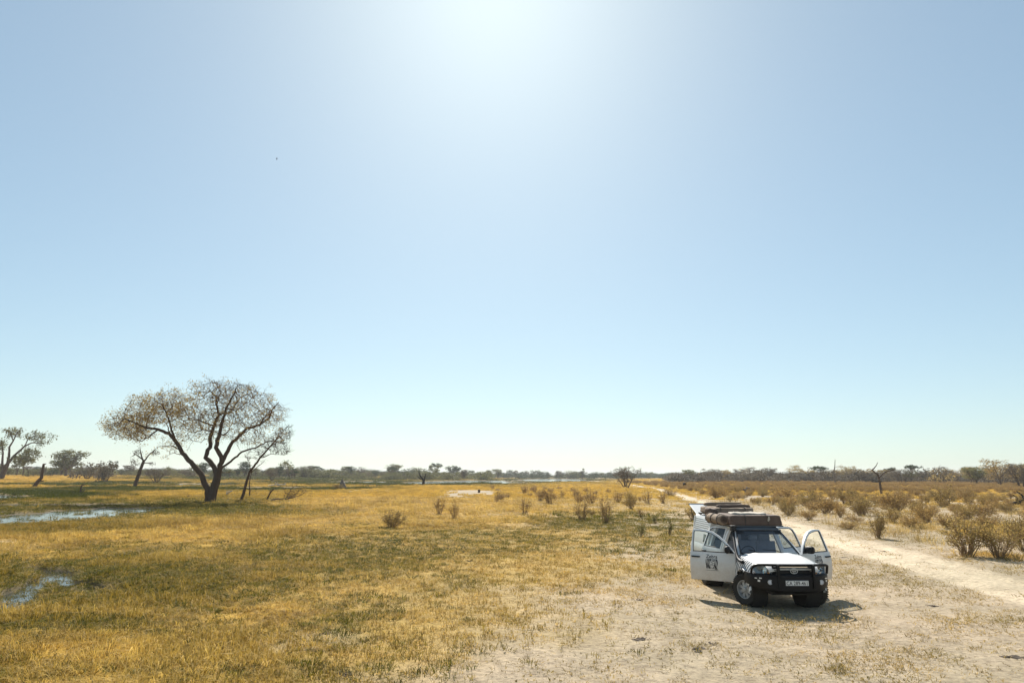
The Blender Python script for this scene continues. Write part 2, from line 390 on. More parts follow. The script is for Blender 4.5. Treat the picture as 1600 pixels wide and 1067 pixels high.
def instancer(name, label, tuft, P, rot, scl, tint, mat=None):
    me = bpy.data.meshes.new(name); me.vertices.add(len(P)); me.vertices.foreach_set('co', P.astype(np.float32).ravel())
    for nm, ty, fld, dat in (('rot', 'FLOAT_VECTOR', 'vector', rot), ('scl', 'FLOAT_VECTOR', 'vector', scl)):
        at_ = me.attributes.new(nm, ty, 'POINT'); at_.data.foreach_set(fld, dat.astype(np.float32).ravel())
    at_ = me.attributes.new('tint', 'FLOAT_COLOR', 'POINT'); at_.data.foreach_set('color', np.c_[tint, np.ones(len(tint))].astype(np.float32).ravel())
    o = link_mesh(name, me); tag(o, label, kind='stuff')
    src = bpy.data.objects.new(name + '_source', tuft)
    g = bpy.data.node_groups.new(name, 'GeometryNodeTree')
    g.interface.new_socket('Geometry', in_out='INPUT', socket_type='NodeSocketGeometry')
    g.interface.new_socket('Geometry', in_out='OUTPUT', socket_type='NodeSocketGeometry')
    gi = g.nodes.new('NodeGroupInput'); go = g.nodes.new('NodeGroupOutput')
    ob = g.nodes.new('GeometryNodeObjectInfo'); ob.inputs[0].default_value = src; ob.inputs['As Instance'].default_value = True
    ip = g.nodes.new('GeometryNodeInstanceOnPoints')
    na1 = g.nodes.new('GeometryNodeInputNamedAttribute'); na1.data_type = 'FLOAT_VECTOR'; na1.inputs[0].default_value = 'rot'
    na2 = g.nodes.new('GeometryNodeInputNamedAttribute'); na2.data_type = 'FLOAT_VECTOR'; na2.inputs[0].default_value = 'scl'
    g.links.new(gi.outputs[0], ip.inputs['Points']); g.links.new(ob.outputs['Geometry'], ip.inputs['Instance'])
    g.links.new(na1.outputs[0], ip.inputs['Rotation']); g.links.new(na2.outputs[0], ip.inputs['Scale'])
    g.links.new(ip.outputs[0], go.inputs[0])
    mo = o.modifiers.new('instances', 'NODES'); mo.node_group = g
    return o

def scatter(r0, r1, dens, seed, a0=-46, a1=46):
    r = np.random.default_rng(seed); A0, A1 = math.radians(a0), math.radians(a1)
    n = int(dens * (A1 - A0) / 2 * (r1 * r1 - r0 * r0))
    rr = np.sqrt(r.uniform(r0 * r0, r1 * r1, n)); aa = r.uniform(A0, A1, n)
    return rr * np.sin(aa), rr * np.cos(aa), r
CAR_POS = (6.40, 17.07)
def make_grass():
    acc = {k: [] for k in ('tall', 'short', 'stub', 'green', 'clump')}
    def put(kind, X, Y, Z, sc, tint, r, tilt=.15):
        n = len(X)
        acc[kind].append((np.stack([X, Y, Z], 1), np.stack([r.normal(0, tilt, n), r.normal(0, tilt, n), r.uniform(0, 6.28, n)], 1), sc, tint))
    # nearest to farthest rings, larger and fewer clumps with distance
    for r0, r1, dens, k in ((6.5, 16, 90, 1.0), (16, 28, 58, 1.1), (28, 50, 26, 1.45), (50, 90, 8, 2.1)):
        X, Y, r = scatter(r0, r1, dens, int(r0 * 10))
        f = fields(X, Y); Z = height(X, Y, f); n = len(X)
        u = r.uniform(0, 1, n); g, b_, gr = f['gold'], f['bare'], f['green']
        ok = ((f['track'] < .35) | ((np.abs(f['to'] + .1) < .3) & (u > .55))) & ((f['pool'] < .35) | (u < .72 * (Y < 30) + .10))
        cl = fbm(X / .8, Y / .8, 3, 77)                                   # tufts come in clusters
        c = np.array
        # tall golden
        pt = g * (1 - .80 * gr) * (.32 + .68 * sst(.36, .6, cl)) * .9 * (1 - .97 * f['wet'])
        k1 = ok & (u < pt)
        # green sedge
        k2 = ok & ~k1 & (u < pt + gr * .75)
        # short pale tufts
        mid = np.clip(1 - g - b_, 0, 1)
        k3 = ok & ~k1 & ~k2 & (r.uniform(0, 1, n) < np.clip(.65 * g + .8 * mid + .2 * f['rightf'] * (1 - b_), 0, .92) * sst(.2, .45, cl))
        # stubble on the sand
        k4 = ok & ~k1 & ~k2 & ~k3 & (r.uniform(0, 1, n) < (.16 + .95 * sst(.36, .54, cl) * sst(.42, .6, fbm(X / 3, Y / 3, 3, 78))) * np.clip(b_ * 1.2, 0, 1))
        v = lambda q: r.uniform(.6, 1.3, (q.sum(), 1))
        def tint(q, a, bcol, w): 
            w = np.clip(w, 0, 1)[:, None]; return (c(a) * (1 - w) + c(bcol) * w) * v(q)
        br = fbm(X / 2.5, Y / 2.5, 3, 79)
        def sc(q, lo, hi, hk=1.0):
            s_ = r.uniform(lo, hi, q.sum()) * k; return np.stack([s_, s_, s_ * hk / k ** .55], 1)
        hgt = .5 + 1.1 * sst(.32, .7, fbm(X / 3, Y / 3, 3, 80)); hgt = hgt * np.where(r.uniform(0, 1, n) < .02, r.uniform(1.5, 2.2, n), 1.0)
        s_ = sc(k1, .7, 1.3); s_[:, 2] *= hgt[k1] * np.clip(.45 + .8 * g[k1], .4, 1)
        put('tall', X[k1], Y[k1], Z[k1], s_, tint(k1, (.58, .395, .095), (.40, .26, .055), (br[k1] - .4) * 3) * (1 - .75 * gr[k1][:, None]) + np.array((.215, .145, .014)) * .75 * gr[k1][:, None], r)
        s2 = sc(k2, .6, 1.2); s2[:, 2] *= 1 + .9 * sst(40, 55, Y[k2]) - .45 * f['wet'][k2]; put('green', X[k2], Y[k2], np.maximum(Z[k2], WATER_Z - .03), s2, tint(k2, (.075, .082, .009), (.26, .19, .03), r.uniform(0, 1, k2.sum()) ** 1.6 + .4 * (br[k2] - .5)), r)
        put('short', X[k3], Y[k3], Z[k3], sc(k3, .6, 1.25), tint(k3, (.50, .335, .10), (.22, .17, .02), r.uniform(0, 1, k3.sum()) ** 1.5 * sst(.3, .7, br[k3]) * 1.1), r, .25)
        k5 = ok & (f['rightf'] > .5) & (Y > 24) & (u > .955) & (fbm(X / 3.5, Y / 3.5, 3, 91) > .47)
        s5 = sc(k5, .8, 1.7); s5[:, 2] *= r.uniform(.8, 2.0, k5.sum()); put('tall', X[k5], Y[k5], Z[k5], s5, tint(k5, (.52, .38, .15), (.38, .26, .09), r.uniform(0, 1, k5.sum())), r)
        put('stub', X[k4], Y[k4], Z[k4], sc(k4, .5, 1.5), tint(k4, (.46, .325, .13), (.24, .185, .045), r.uniform(0, 1, k4.sum()) * 1.3 * sst(.3, .65, br[k4])), r, .3)
    for r0, r1, dens, k in ((90, 160, 1.3, 1.0), (160, 320, .28, 1.6), (320, 620, .06, 2.6)):
        X, Y, r = scatter(r0, r1, dens, int(r0), -42, 42)
        f = fields(X, Y); Z = height(X, Y, f); n = len(X); u = r.uniform(0, 1, n)
        ok = (f['track'] < .3) & (f['pool'] < .15) & (u < np.clip(1.05 - f['bare'] * 1.05 - .75 * f['wet'], 0, 1))
        gr = f['green'][ok]; w = np.clip(gr * 1.15, 0, 1)[:, None]
        tn = (np.array((.55, .36, .075)) * (1 - w) + np.array((.058, .066, .007)) * w) * r.uniform(.75, 1.2, (ok.sum(), 1))
        s = r.uniform(.6, 1.3, ok.sum()) * k
        put('clump', X[ok], Y[ok], Z[ok], np.stack([s, s, s / k ** .7 * (.5 + .7 * fbm(X[ok] / 9, Y[ok] / 9, 3, 81))], 1), tn, r, .08)
    spec = {'tall': ('tall_golden_grass', 'tall dry golden grass covering the left meadow', (34, .19, .18, .010, 1.7)),
            'green': ('green_sedge_grass', 'dark green sedge growing round the wet hollows', (32, .13, .17, .011, 1.5)),
            'short': ('short_straw_grass', 'short pale straw grass thinning out towards the sand', (18, .095, .13, .010, 1.6)),
            'stub': ('sparse_stubble_grass', 'sparse grass stubble on the pale sand', (24, .045, .16, .010, 2.2)),
            'clump': ('distant_savanna_grass', 'golden and green savanna grass far out on the plain', (70, .42, .75, .045, .9))}
    tot = 0
    for kname, (nm, lb, a) in spec.items():
        P, Rr, Sc, T = (np.concatenate([x[i] for x in acc[kname]]) for i in range(4)); tot += len(P)
        near = (np.abs(P[:, 0] - CAR_POS[0]) < .75) & (np.abs(P[:, 1] - CAR_POS[1] - 1.6) < 2.3)
        P, Rr, Sc, T = P[~near], Rr[~near], Sc[~near], T[~near]
        instancer(nm, lb, tuft_mesh(nm, *a, seed=len(nm)), P, Rr, Sc, T)
    print('grass tufts', tot)
make_grass()

# ------------------------------------------------------------------ woody plants
def bark_mat(name, col, bump=.5):
    return simple(name, col, .9, var=.35, scale=9, bump=bump, bscale=25, spec=.15)
M_bark = bark_mat('dark_bark', (.095, .066, .046)); M_bark2 = bark_mat('grey_bark', (.16, .13, .105)); M_pale = bark_mat('bleached_wood', (.42, .38, .33))
M_black = bark_mat('charred_wood', (.03, .024, .02)); M_stem = bark_mat('bush_stem', (.27, .18, .095)); M_twig = bark_mat('twig', (.12, .085, .06)); M_crowntwig = bark_mat('crown_twig', (.17, .105, .06))
M_leafgold = leafy_mat('bush_leaf_golden', False, (.44, .30, .11), .28, alt=(.56, .39, .145)); M_leafoliv = leafy_mat('bush_leaf_olive', False, (.26, .20, .07), .42, alt=(.46, .33, .12))
M_leafbush = leafy_mat('bush_leaf_brown', False, (.30, .19, .07), .45, alt=(.48, .33, .125))
M_leafbrown = leafy_mat('dry_leaf_brown', False, (.30, .21, .065), .4, alt=(.46, .34, .11))
M_leafgreen = leafy_mat('leaf_green', False, (.11, .12, .04), .42, alt=(.19, .185, .065)); M_leafdark = leafy_mat('leaf_dark_green', False, (.045, .075, .025), .25, alt=(.07, .10, .035))
M_leafgrey = leafy_mat('leaf_grey_brown', False, (.12, .095, .065), .3, alt=(.17, .14, .09))

class Skel:
    "a branching skeleton: nodes with parents, grown towards attraction points"
    def __init__(s): s.p = []; s.par = []; s.fix = []
    def add(s, p, par, r=0.0): s.p.append(np.array(p, float)); s.par.append(par); s.fix.append(r); return len(s.p) - 1
    def limb(s, pts, par=None, rad=None, step=.35, r=None, wob=.0, rng=None):
        "polyline; starts at the existing node nearest its first point when par is None"
        pts = [np.array(p, float) for p in pts]
        if par is None and s.p:
            d = np.linalg.norm(np.array(s.p) - pts[0], axis=1); par = int(d.argmin())
        elif par is None: par = s.add(pts[0], -1, rad[0] if rad else 0)
        L = [np.linalg.norm(pts[i + 1] - pts[i]) for i in range(len(pts) - 1)]; tot = sum(L); run = 0
        for i in range(len(pts) - 1):
            n = max(1, int(round(L[i] / step)))
            for k in range(1, n + 1):
                q = pts[i] + (pts[i + 1] - pts[i]) * k / n
                if rng is not None and wob: q = q + rng.normal(0, wob, 3)
                fr = (run + L[i] * k / n) / tot
                par = s.add(q, par, (rad[0] + (rad[-1] - rad[0]) * fr) if rad else 0)
            run += L[i]
        return par
    def colonize(s, pts, step=.3, di=2.0, dk=.4, iters=80, rng=None, jit=.25, grav=0.0):
        Aq = np.array(pts); P = np.array(s.p); near = np.full(len(Aq), 0); dist = np.full(len(Aq), 1e9)
        def upd(lo):
            nonlocal near, dist
            Q = np.array(s.p[lo:])
            if not len(Q): return
            D = np.linalg.norm(Aq[:, None] - Q[None], axis=2); k = D.argmin(1); d = D[np.arange(len(Aq)), k]
            b = d < dist; near[b] = k[b] + lo; dist[b] = d[b]
        upd(0); alive = dist > dk
        for it in range(iters):
            use = alive & (dist < di)
            if not use.any():
                if not alive.any(): break
                i = np.where(alive)[0][dist[alive].argmin()]; use = np.zeros(len(Aq), bool); use[i] = True
            ids = np.unique(near[use]); lo = len(s.p)
            for n in ids:
                v = Aq[use & (near == n)] - s.p[n]; v = (v / np.linalg.norm(v, axis=1)[:, None]).sum(0)
                v = v / (np.linalg.norm(v) + 1e-9) + rng.normal(0, jit, 3) + np.array([0, 0, grav]); v /= np.linalg.norm(v) + 1e-9
                s.add(s.p[n] + v * step, n)
            upd(lo); alive &= dist > dk
            if len(s.p) > 9000: break
    def radii(s, tip=.012, ex=2.3):
        n = len(s.p); a = np.zeros(n); kids = [0] * n
        for i in range(n - 1, -1, -1):
            if kids[i] == 0: a[i] = tip ** ex
            if s.par[i] >= 0: a[s.par[i]] += a[i]; kids[s.par[i]] += 1
        r = a ** (1 / ex); fx = np.array(s.fix); s.r = np.where(fx > 0, np.maximum(fx, 0), r); s.tips = [i for i in range(n) if kids[i] == 0]
        for i in range(n):      # never thicker than the parent
            if s.par[i] >= 0: s.r[i] = min(s.r[i], s.r[s.par[i]])
        return s
    def mesh(s, mb_thick, mb_thin, cut=.06, smooth=1):
        n = len(s.p); ch = [[] for _ in range(n)]
        for i in range(n):
            if s.par[i] >= 0: ch[s.par[i]].append(i)
        stack = [(i, None) for i in range(n) if s.par[i] < 0]
        while stack:
            st, pr = stack.pop(); chain = ([pr] if pr is not None else []) + [st]
            cur = st
            while ch[cur]:
                nx = max(ch[cur], key=lambda q: s.r[q])
                for o in ch[cur]:
                    if o != nx: stack.append((o, cur))
                chain.append(nx); cur = nx
            P = [s.p[i] for i in chain]; Rr = [float(s.r[i]) for i in chain]
            if pr is not None: Rr[0] = min(Rr[0], Rr[1] * 1.25)
            if len(P) < 2: continue
            # split thick and thin stretches
            k = 0
            while k < len(P) and Rr[k] > cut: k += 1
            if k >= 2: mb_thick.tube(P[:k], Rr[:k], 8 if max(Rr) > .12 else 6, cap=True)
            if k < len(P):
                a = max(0, k - 1); 
                if len(P) - a >= 2: mb_thin.tube(P[a:], Rr[a:], 4 if max(Rr[a:]) > .03 else 3, cap=False)

def ell_points(ells, n, rng, shell=0.0):
    out = []; w = np.array([a[3] * a[4] * a[5] for a in ells]); w = w / w.sum()
    for i, e in enumerate(ells):
        k = int(n * w[i]) + 1; v = rng.normal(0, 1, (k, 3)); v /= np.linalg.norm(v, axis=1)[:, None]
        u = rng.uniform(shell ** 3, 1, k) ** (1 / 3); out.append(np.array(e[:3]) + v * u[:, None] * np.array(e[3:6]))
    return np.concatenate(out)
def leaf_clumps(C, rng, per, size, spread, flat=.7):
    "random small leaf quads round each centre"
    n = len(C) * per; ctr = np.repeat(C, per, 0) + rng.normal(0, spread, (n, 3)) * np.array([1, 1, flat])
    a = rng.normal(0, 1, (n, 3)); a /= np.linalg.norm(a, axis=1)[:, None]; b = np.cross(a, rng.normal(0, 1, (n, 3))); b /= np.linalg.norm(b, axis=1)[:, None] + 1e-9
    sz = size * rng.uniform(.5, 1.3, (n, 1)); a = a * sz; b = b * sz * .5
    V = np.stack([ctr - a, ctr + b, ctr + a, ctr - b], 1).reshape(-1, 3); k = np.arange(n)[:, None] * 4
    return V, (k + [0, 1, 2, 3]).astype(int)
def join_mesh(name, mb, mats, extra=()):
    "MB tubes plus arrays of quads (V, F, material index)"
    me = bpy.data.meshes.new(name); V = list(mb.v); Fc = list(mb.f); mi = list(mb.mi)
    for v, f, k in extra:
        o = len(V); V += [tuple(p) for p in v.tolist()]; Fc += [tuple(i + o for i in q) for q in f.tolist()]; mi += [k] * len(f)
    me.from_pydata(V, [], Fc)
    for x in mats: me.materials.append(x)
    me.polygons.foreach_set('material_index', mi); return me

# ---- the large acacia, its limbs measured from the photograph
def big_acacia():
    rng = np.random.default_rng(5); base = at(328.5, 784.5); Y = base.y; k = F / (Y * CP) * 4.638
    def P(zx, zy, y=0): return ((zx - 875) / k, y, (990 - zy) / k * 1.0)
    sk = Skel()
    t0 = sk.limb([P(880, 996), P(883, 950), P(893, 890), P(908, 830), P(912, 790)], rad=[.52, .40])
    def L(pts, r, y0=0, y1=0, par=None):
        n = len(pts); q = [P(x, z, y0 + (y1 - y0) * i / (n - 1)) for i, (x, z) in enumerate(pts)]
        return sk.limb(q, par, rad=r, rng=rng, wob=.035)
    r0 = sk.add(P(862, 994), -1, .36)
    L([(862, 994), (852, 900), (800, 790), (742, 724), (662, 642), (604, 556), (560, 505), (482, 472), (404, 466), (322, 432), (250, 402)], [.36, .07], 0, -1.5, r0)
    L([(600, 550), (572, 440), (548, 360), (528, 300)], [.13, .05], -.8, -2.2)
    L([(484, 472), (405, 520), (330, 556), (260, 560)], [.09, .03], -1, 1)
    L([(560, 505), (510, 430), (540, 390)], [.07, .03], -.9, .8)
    L([(404, 466), (350, 400), (330, 320)], [.08, .03], -1.2, 1.5)
    L([(662, 642), (602, 592), (515, 602), (497, 640)], [.07, .02], -.4, -2)
    L([(645, 655), (566, 642), (500, 655)], [.05, .015], -.4, 1)
    L([(908, 800), (880, 742), (808, 672), (825, 600), (820, 520), (832, 440), (860, 360), (832, 282), (820, 222), (762, 172)], [.30, .06], 0, 1.2)
    L([(860, 360), (928, 332), (958, 250), (902, 172)], [.12, .04], .8, 2.6)
    L([(832, 440), (742, 402), (650, 412)], [.09, .03], .6, -1.4)
    L([(828, 480), (740, 470), (650, 492), (600, 470)], [.08, .02], .6, 2.2)
    L([(832, 282), (880, 190), (850, 110)], [.07, .025], 1, -1)
    L([(820, 520), (770, 560), (720, 555), (700, 600)], [.04, .015], .5, -.6)
    L([(912, 792), (942, 690), (898, 602), (920, 500), (948, 382), (962, 322), (1012, 232), (1040, 160)], [.30, .05], 0, -1.6)
    L([(942, 700), (972, 602), (1022, 522), (1092, 460), (1172, 430), (1232, 388), (1252, 320), (1292, 262)], [.24, .045], 0, 1.0)
    L([(1172, 430), (1232, 368), (1320, 350)], [.07, .03], .8, -1.5)
    L([(972, 570), (1062, 482), (1120, 420)], [.08, .03], .2, 2)
    L([(962, 322), (1020, 332), (1092, 262), (1132, 202)], [.08, .03], -1.2, .8)
    L([(900, 600), (860, 610), (850, 590)], [.06, .02], 0, .6)
    L([(920, 500), (960, 520), (1000, 500), (1040, 440)], [.08, .03], -.5, -2.2)
    L([(940, 745), (1002, 702), (1082, 632), (1182, 602), (1262, 560), (1332, 550), (1402, 502)], [.13, .03], 0, -1)
    L([(935, 790), (1000, 770), (1080, 775)], [.05, .015], 0, 1)
    ells = [(*P(190, 430), 150 / k, 3.2, 110 / k), (*P(400, 330), 210 / k, 4.0, 120 / k), (*P(540, 260), 150 / k, 4, 85 / k), (*P(820, 200), 160 / k, 4, 115 / k), (*P(1000, 230), 200 / k, 4.5, 130 / k),
            (*P(1140, 200), 90 / k, 3.5, 70 / k), (*P(1260, 340), 135 / k, 4, 125 / k), (*P(1120, 400), 180 / k, 4.5, 110 / k), (*P(850, 380), 220 / k, 4.5, 110 / k), (*P(1350, 520), 95 / k, 2.2, 70 / k), (*P(640, 380), 130 / k, 4, 120 / k)]
    ells += [(*P(700, 500), 80 / k, 3, 55 / k), (*P(900, 500), 110 / k, 3.5, 60 / k), (*P(1050, 540), 90 / k, 3, 50 / k), (*P(1180, 520), 80 / k, 3, 50 / k), (*P(560, 560), 60 / k, 2.5, 45 / k), (*P(300, 500), 130 / k, 3, 50 / k), (*P(160, 490), 80 / k, 2.4, 60 / k)]
    ells = [(*e[:3], e[3] * .84, e[4] * .84, e[5] * .84) for e in ells]; pts = ell_points(ells, 2700, rng)
    sk.colonize(pts, step=.32, di=2.6, dk=.36, iters=60, rng=rng, jit=.45, grav=.05)
    tips = list(range(len(sk.p)))
    kids = np.zeros(len(sk.p), int)
    for q in sk.par:
        if q >= 0: kids[q] += 1
    for i in [i for i in tips if kids[i] == 0] + [i for i in tips if kids[i] == 1 and sk.fix[i] == 0 and rng.uniform() < .30]:
        d = sk.p[i] - sk.p[sk.par[i]]; d /= np.linalg.norm(d) + 1e-9
        for _ in range(3):
            v = d * .7 + rng.normal(0, .55, 3) - np.array([0, 0, .12]); v /= np.linalg.norm(v); j = sk.add(sk.p[i] + v * rng.uniform(.25, .55), i); v2 = v + rng.normal(0, .6, 3) - np.array([0, 0, .25]); sk.add(sk.p[j] + v2 / np.linalg.norm(v2) * rng.uniform(.2, .45), j)
    sk.radii(.0085, 2.3)
    A_, B_ = MB(), MB(); sk.mesh(A_, B_, .05)
    root = empty('acacia_tree', (base.x, base.y, 0))
    tag(root, 'large nearly leafless acacia with a wide dark branching crown on the left meadow', 'tree')
    A_.build('trunk', M_bark, root, smooth=60)
    T = np.array([sk.p[i] for i in sk.tips]); xw = np.clip((-1.0 - T[:, 0]) / 6, 0, 1)
    keep = rng.uniform(0, 1, len(T)) < .18 + .8 * xw
    v, f = leaf_clumps(T[keep], rng, 11, .08, .20)
    cr_ = link_mesh('crown', join_mesh('crown', B_, [M_crowntwig, M_leafbrown], [(v, f, 1)]), root)
    print('acacia', len(sk.p), len(T))
big_acacia()

# ---- generic trees: built once per kind, then copied
def tree_meshes(kind, seed):
    "returns (trunk mesh, crown mesh, height) of a tree about its base"
    rng = np.random.default_rng(seed); sk = Skel(); A_, B_ = MB(), MB(); leaf = None
    if kind == 'round':            # dense leafy
        H = 9.0; sk.limb([(0, 0, -.2), (.1, 0, 1.0), (.0, .1, 2.2)], rad=[.34, .26])
        for a in range(6):
            an = a * 1.05 + rng.uniform(0, .6); sk.limb([(0, 0, 1.6 + .12 * a), (1.6 * math.cos(an), 1.6 * math.sin(an), 3.6), (2.6 * math.cos(an), 2.6 * math.sin(an), 5.6)], rad=[.14, .06])
        e = [(rng.uniform(-2.6, 2.6), rng.uniform(-2, 2), rng.uniform(2.4, 7.2), rng.uniform(1.1, 1.8), 1.5, rng.uniform(.8, 1.3)) for _ in range(13)] + [(0, 0, 6.5, 3, 2.6, 1.8)]
        sk.colonize(ell_points(e, 420, rng), .45, 3, .6, 40, rng, .3); sk.radii(.02); leaf = (M_leafgreen, 26, .24, .42); cut = .07
    elif kind == 'tall':           # tall tree with separate leaf masses
        H = 11.0; sk.limb([(0, 0, -.2), (-.1, .1, 2.2), (.1, 0, 4.4)], rad=[.36, .24])
        e = []
        for a in range(7):
            an = a * .9 + rng.uniform(0, .8); h_ = rng.uniform(6, 10); rr = rng.uniform(1.2, 3.6)
            q = (rr * math.cos(an), rr * math.sin(an), h_); sk.limb([(0, 0, 2.5 + .28 * a), (q[0] * .5, q[1] * .5, h_ * .72), q], rad=[.15, .05]); e.append((*q, rng.uniform(.9, 1.6), rng.uniform(.9, 1.5), rng.uniform(.6, 1.0)))
        sk.colonize(ell_points(e, 330, rng), .4, 2.4, .55, 30, rng, .3); sk.radii(.02); leaf = (M_leafgreen, 26, .24, .36); cut = .07
    elif kind == 'flat':           # umbrella crown
        H = 8.0; sk.limb([(0, 0, -.2), (.2, 0, 2.2), (.1, .1, 4.0)], rad=[.28, .2])
        for a in range(8):
            an = a * .8; rr = rng.uniform(2, 4); sk.limb([(.1, 0, 3 + .12 * a), (rr * .5 * math.cos(an), rr * .5 * math.sin(an), 5.6), (rr * math.cos(an), rr * math.sin(an), 6.7)], rad=[.1, .04])
        e = [(rng.uniform(-3.4, 3.4), rng.uniform(-2.6, 2.6), rng.uniform(6.5, 7.4), 1.5, 1.5, .42) for _ in range(12)]
        sk.colonize(ell_points(e, 360, rng), .45, 3, .6, 30, rng, .25); sk.radii(.018); leaf = (M_leafdark, 26, .24, .34); cut = .06
    elif kind == 'thin':           # sparse acacia, see-through crown
        H = 8.5; sk.limb([(0, 0, -.2), (.15, 0, 1.6), (-.1, .1, 3.0)], rad=[.2, .15])
        for a in range(7):
            an = a * .93 + rng.uniform(0, .5); rr = rng.uniform(2, 4); sk.limb([(0, 0, 2 + .14 * a), (rr * .55 * math.cos(an), rr * .55 * math.sin(an), 4.8), (rr * math.cos(an), rr * math.sin(an), rng.uniform(6, 8))], rad=[.08, .03])
        e = [(rng.uniform(-3.3, 3.3), rng.uniform(-2.8, 2.8), rng.uniform(4.8, 8), 1.4, 1.4, .6) for _ in range(13)]
        sk.colonize(ell_points(e, 420, rng), .4, 2.6, .5, 40, rng, .35); sk.radii(.014); leaf = (M_leafoliv, 16, .18, .34); cut = .05
    elif kind == 'thorn':          # leafless dense thorn bush tree
        H = 5.0; e = [(rng.uniform(-2.4, 2.4), rng.uniform(-2, 2), rng.uniform(1.8, 4.4), 1.2, 1.2, .8) for _ in range(12)]
        for a in range(7):
            an = a * .93 + rng.uniform(0, .5); rr = rng.uniform(1, 3); st = sk.add((.25 * math.cos(an), .25 * math.sin(an), -.1), -1, .11)
            sk.limb([(.25 * math.cos(an), .25 * math.sin(an), -.1), (rr * .5 * math.cos(an), rr * .5 * math.sin(an), 1.8), (rr * math.cos(an), rr * math.sin(an), 3.4)], st, rad=[.1, .035])
        sk.colonize(ell_points(e, 700, rng), .3, 1.8, .34, 40, rng, .45)
        for i in range(len(sk.p)):
            if rng.uniform() < .7:
                v_ = rng.normal(0, 1, 3); sk.add(sk.p[i] + v_ / np.linalg.norm(v_) * .35, i)
        sk.radii(.012); leaf = (M_leafgrey, 6, .11, .22); cut = .05
    else:                          # 'low' dense bush
        H = 3.4; e = [(rng.uniform(-1.9, 1.9), rng.uniform(-1.6, 1.6), rng.uniform(.6, 2.7), 1.0, 1.0, .7) for _ in range(10)]
        for a in range(6):
            an = a * 1.05; st = sk.add((.15 * math.cos(an), .15 * math.sin(an), -.1), -1, .08); sk.limb([(.15 * math.cos(an), .15 * math.sin(an), -.1), (1.1 * math.cos(an), 1.1 * math.sin(an), 1.9)], st, rad=[.07, .03])
        sk.colonize(ell_points(e, 260, rng), .35, 2, .45, 30, rng, .35); sk.radii(.014); leaf = (M_leafoliv, 20, .17, .34); cut = .05
    sk.mesh(A_, B_, cut)
    T = np.array([sk.p[i] for i in sk.tips]); T = T + rng.normal(0, .1, T.shape)
    v, f = leaf_clumps(T, rng, leaf[1], leaf[2], leaf[3])
    tm = join_mesh('trunk', A_, [M_bark]); cm = join_mesh('crown', B_, [M_twig, leaf[0]], [(v, f, 1)])
    zmax = max(max((p[2] for p in sk.p)), float(v[:, 2].max())); xs = np.abs(v[:, 0]); half = float(np.percentile(xs, 98))
    return tm, cm, zmax, half
KIND = {}
for kname in ('round', 'tall', 'flat', 'thin', 'thorn', 'low'):
    KIND[kname] = [tree_meshes(kname, 100 + 7 * i + len(kname)) for i in range(2)]
_rng = random.Random(3)
LEAFMAT = {}
def recolor(me, mat, key):
    kk = (me.name, key)
    if kk not in LEAFMAT:
        c = me.copy(); c.materials[1] = mat; LEAFMAT[kk] = c
    return LEAFMAT[kk]
TREE_SPOTS = []
def plant(kind, px, top, d, name, label, cat='tree', group=None, wide=1.0, leafmat=None, var=0, z=None, lean=0.0):
    tm, cm, H, half = KIND[kind][var % 2]
    x = at_dist(px, d); zb = ground_z(x, d) if z is None else z
    hgt = z_at(px, top, d) - zb; s = hgt / H
    r = empty(name, (x, d, zb - .05), _rng.uniform(0, 6.28)); r.scale = (s * wide, s * wide, s); r.rotation_euler.y = lean
    tag(r, label, cat, group)
    if leafmat: cm = recolor(cm, leafmat, leafmat.name)
    link_mesh('trunk', tm, r); link_mesh('crown', cm, r); TREE_SPOTS.append((px, d)); return r

USED = set()
def near_label(base, px, py, marks, tail=''):
    "names a thing by its look and by the landmark it stands next to; None when that would not be unique"
    for lx, ly, ln in sorted(marks, key=lambda q: abs(q[0] - px) + 2.2 * abs(q[1] - py))[:5]:
        dx, dy = px - lx, (py - ly) * 2.2
        side = 'right of' if dx > 0 else 'left of'; dep = 'in front of' if dy > 0 else 'behind'
        ad = math.hypot(dx, dy); how = 'just ' if ad < 28 else ('' if ad < 75 else 'well ')
        rel = how + side if abs(dx) > 2 * abs(dy) else (how + dep if abs(dy) > 2 * abs(dx) else how + (dep[:-3] if dep.endswith(' of') else dep) + (' and ' + side if dep.endswith(' of') else ', ' + side))
        lab = f'{base} {rel} {ln}{tail}'
        if lab not in USED and len(lab.split()) <= 16: USED.add(lab); return lab
    return None
# left cluster of single trees
plant('round', 103, 699, 330, 'leafy_tree', 'round olive leafy tree beyond the pool, left of the big acacia', wide=1.45, leafmat=M_leafgreen)
plant('low', 137, 721, 260, 'thorn_tree', 'dark brown thorn thicket just right of the round leafy tree', wide=1.2, leafmat=M_leafgrey)
plant('low', 166, 719, 215, 'thorn_tree', 'dark upright thorn tree with a split base, between two pools', wide=.9, var=1, leafmat=M_leafgrey)
plant('tall', 36, 700, 330, 'leafy_tree', 'lower green leafy crown behind the tall tree at the left edge', var=1, wide=.8)
plant('round', 60, 728, 420, 'leafy_tree', 'low dark green tree in the gap left of the round leafy tree', wide=1.4, var=1, leafmat=M_leafdark)
plant('thorn', 245, 729, 210, 'thorn_tree', 'grey thorn bush just right of the dead snag', wide=1.2, leafmat=M_leafgrey)
plant('thorn', 978, 727, 172, 'thorn_tree', 'wide leafless brown thorn tree standing alone at the start of the sandy track', wide=1.2, leafmat=M_leafgrey)
plant('thorn', 425, 729, 260, 'thorn_tree', 'brown thorn tree behind the slanting thin tree', wide=.9, leafmat=M_leafgrey, var=1)
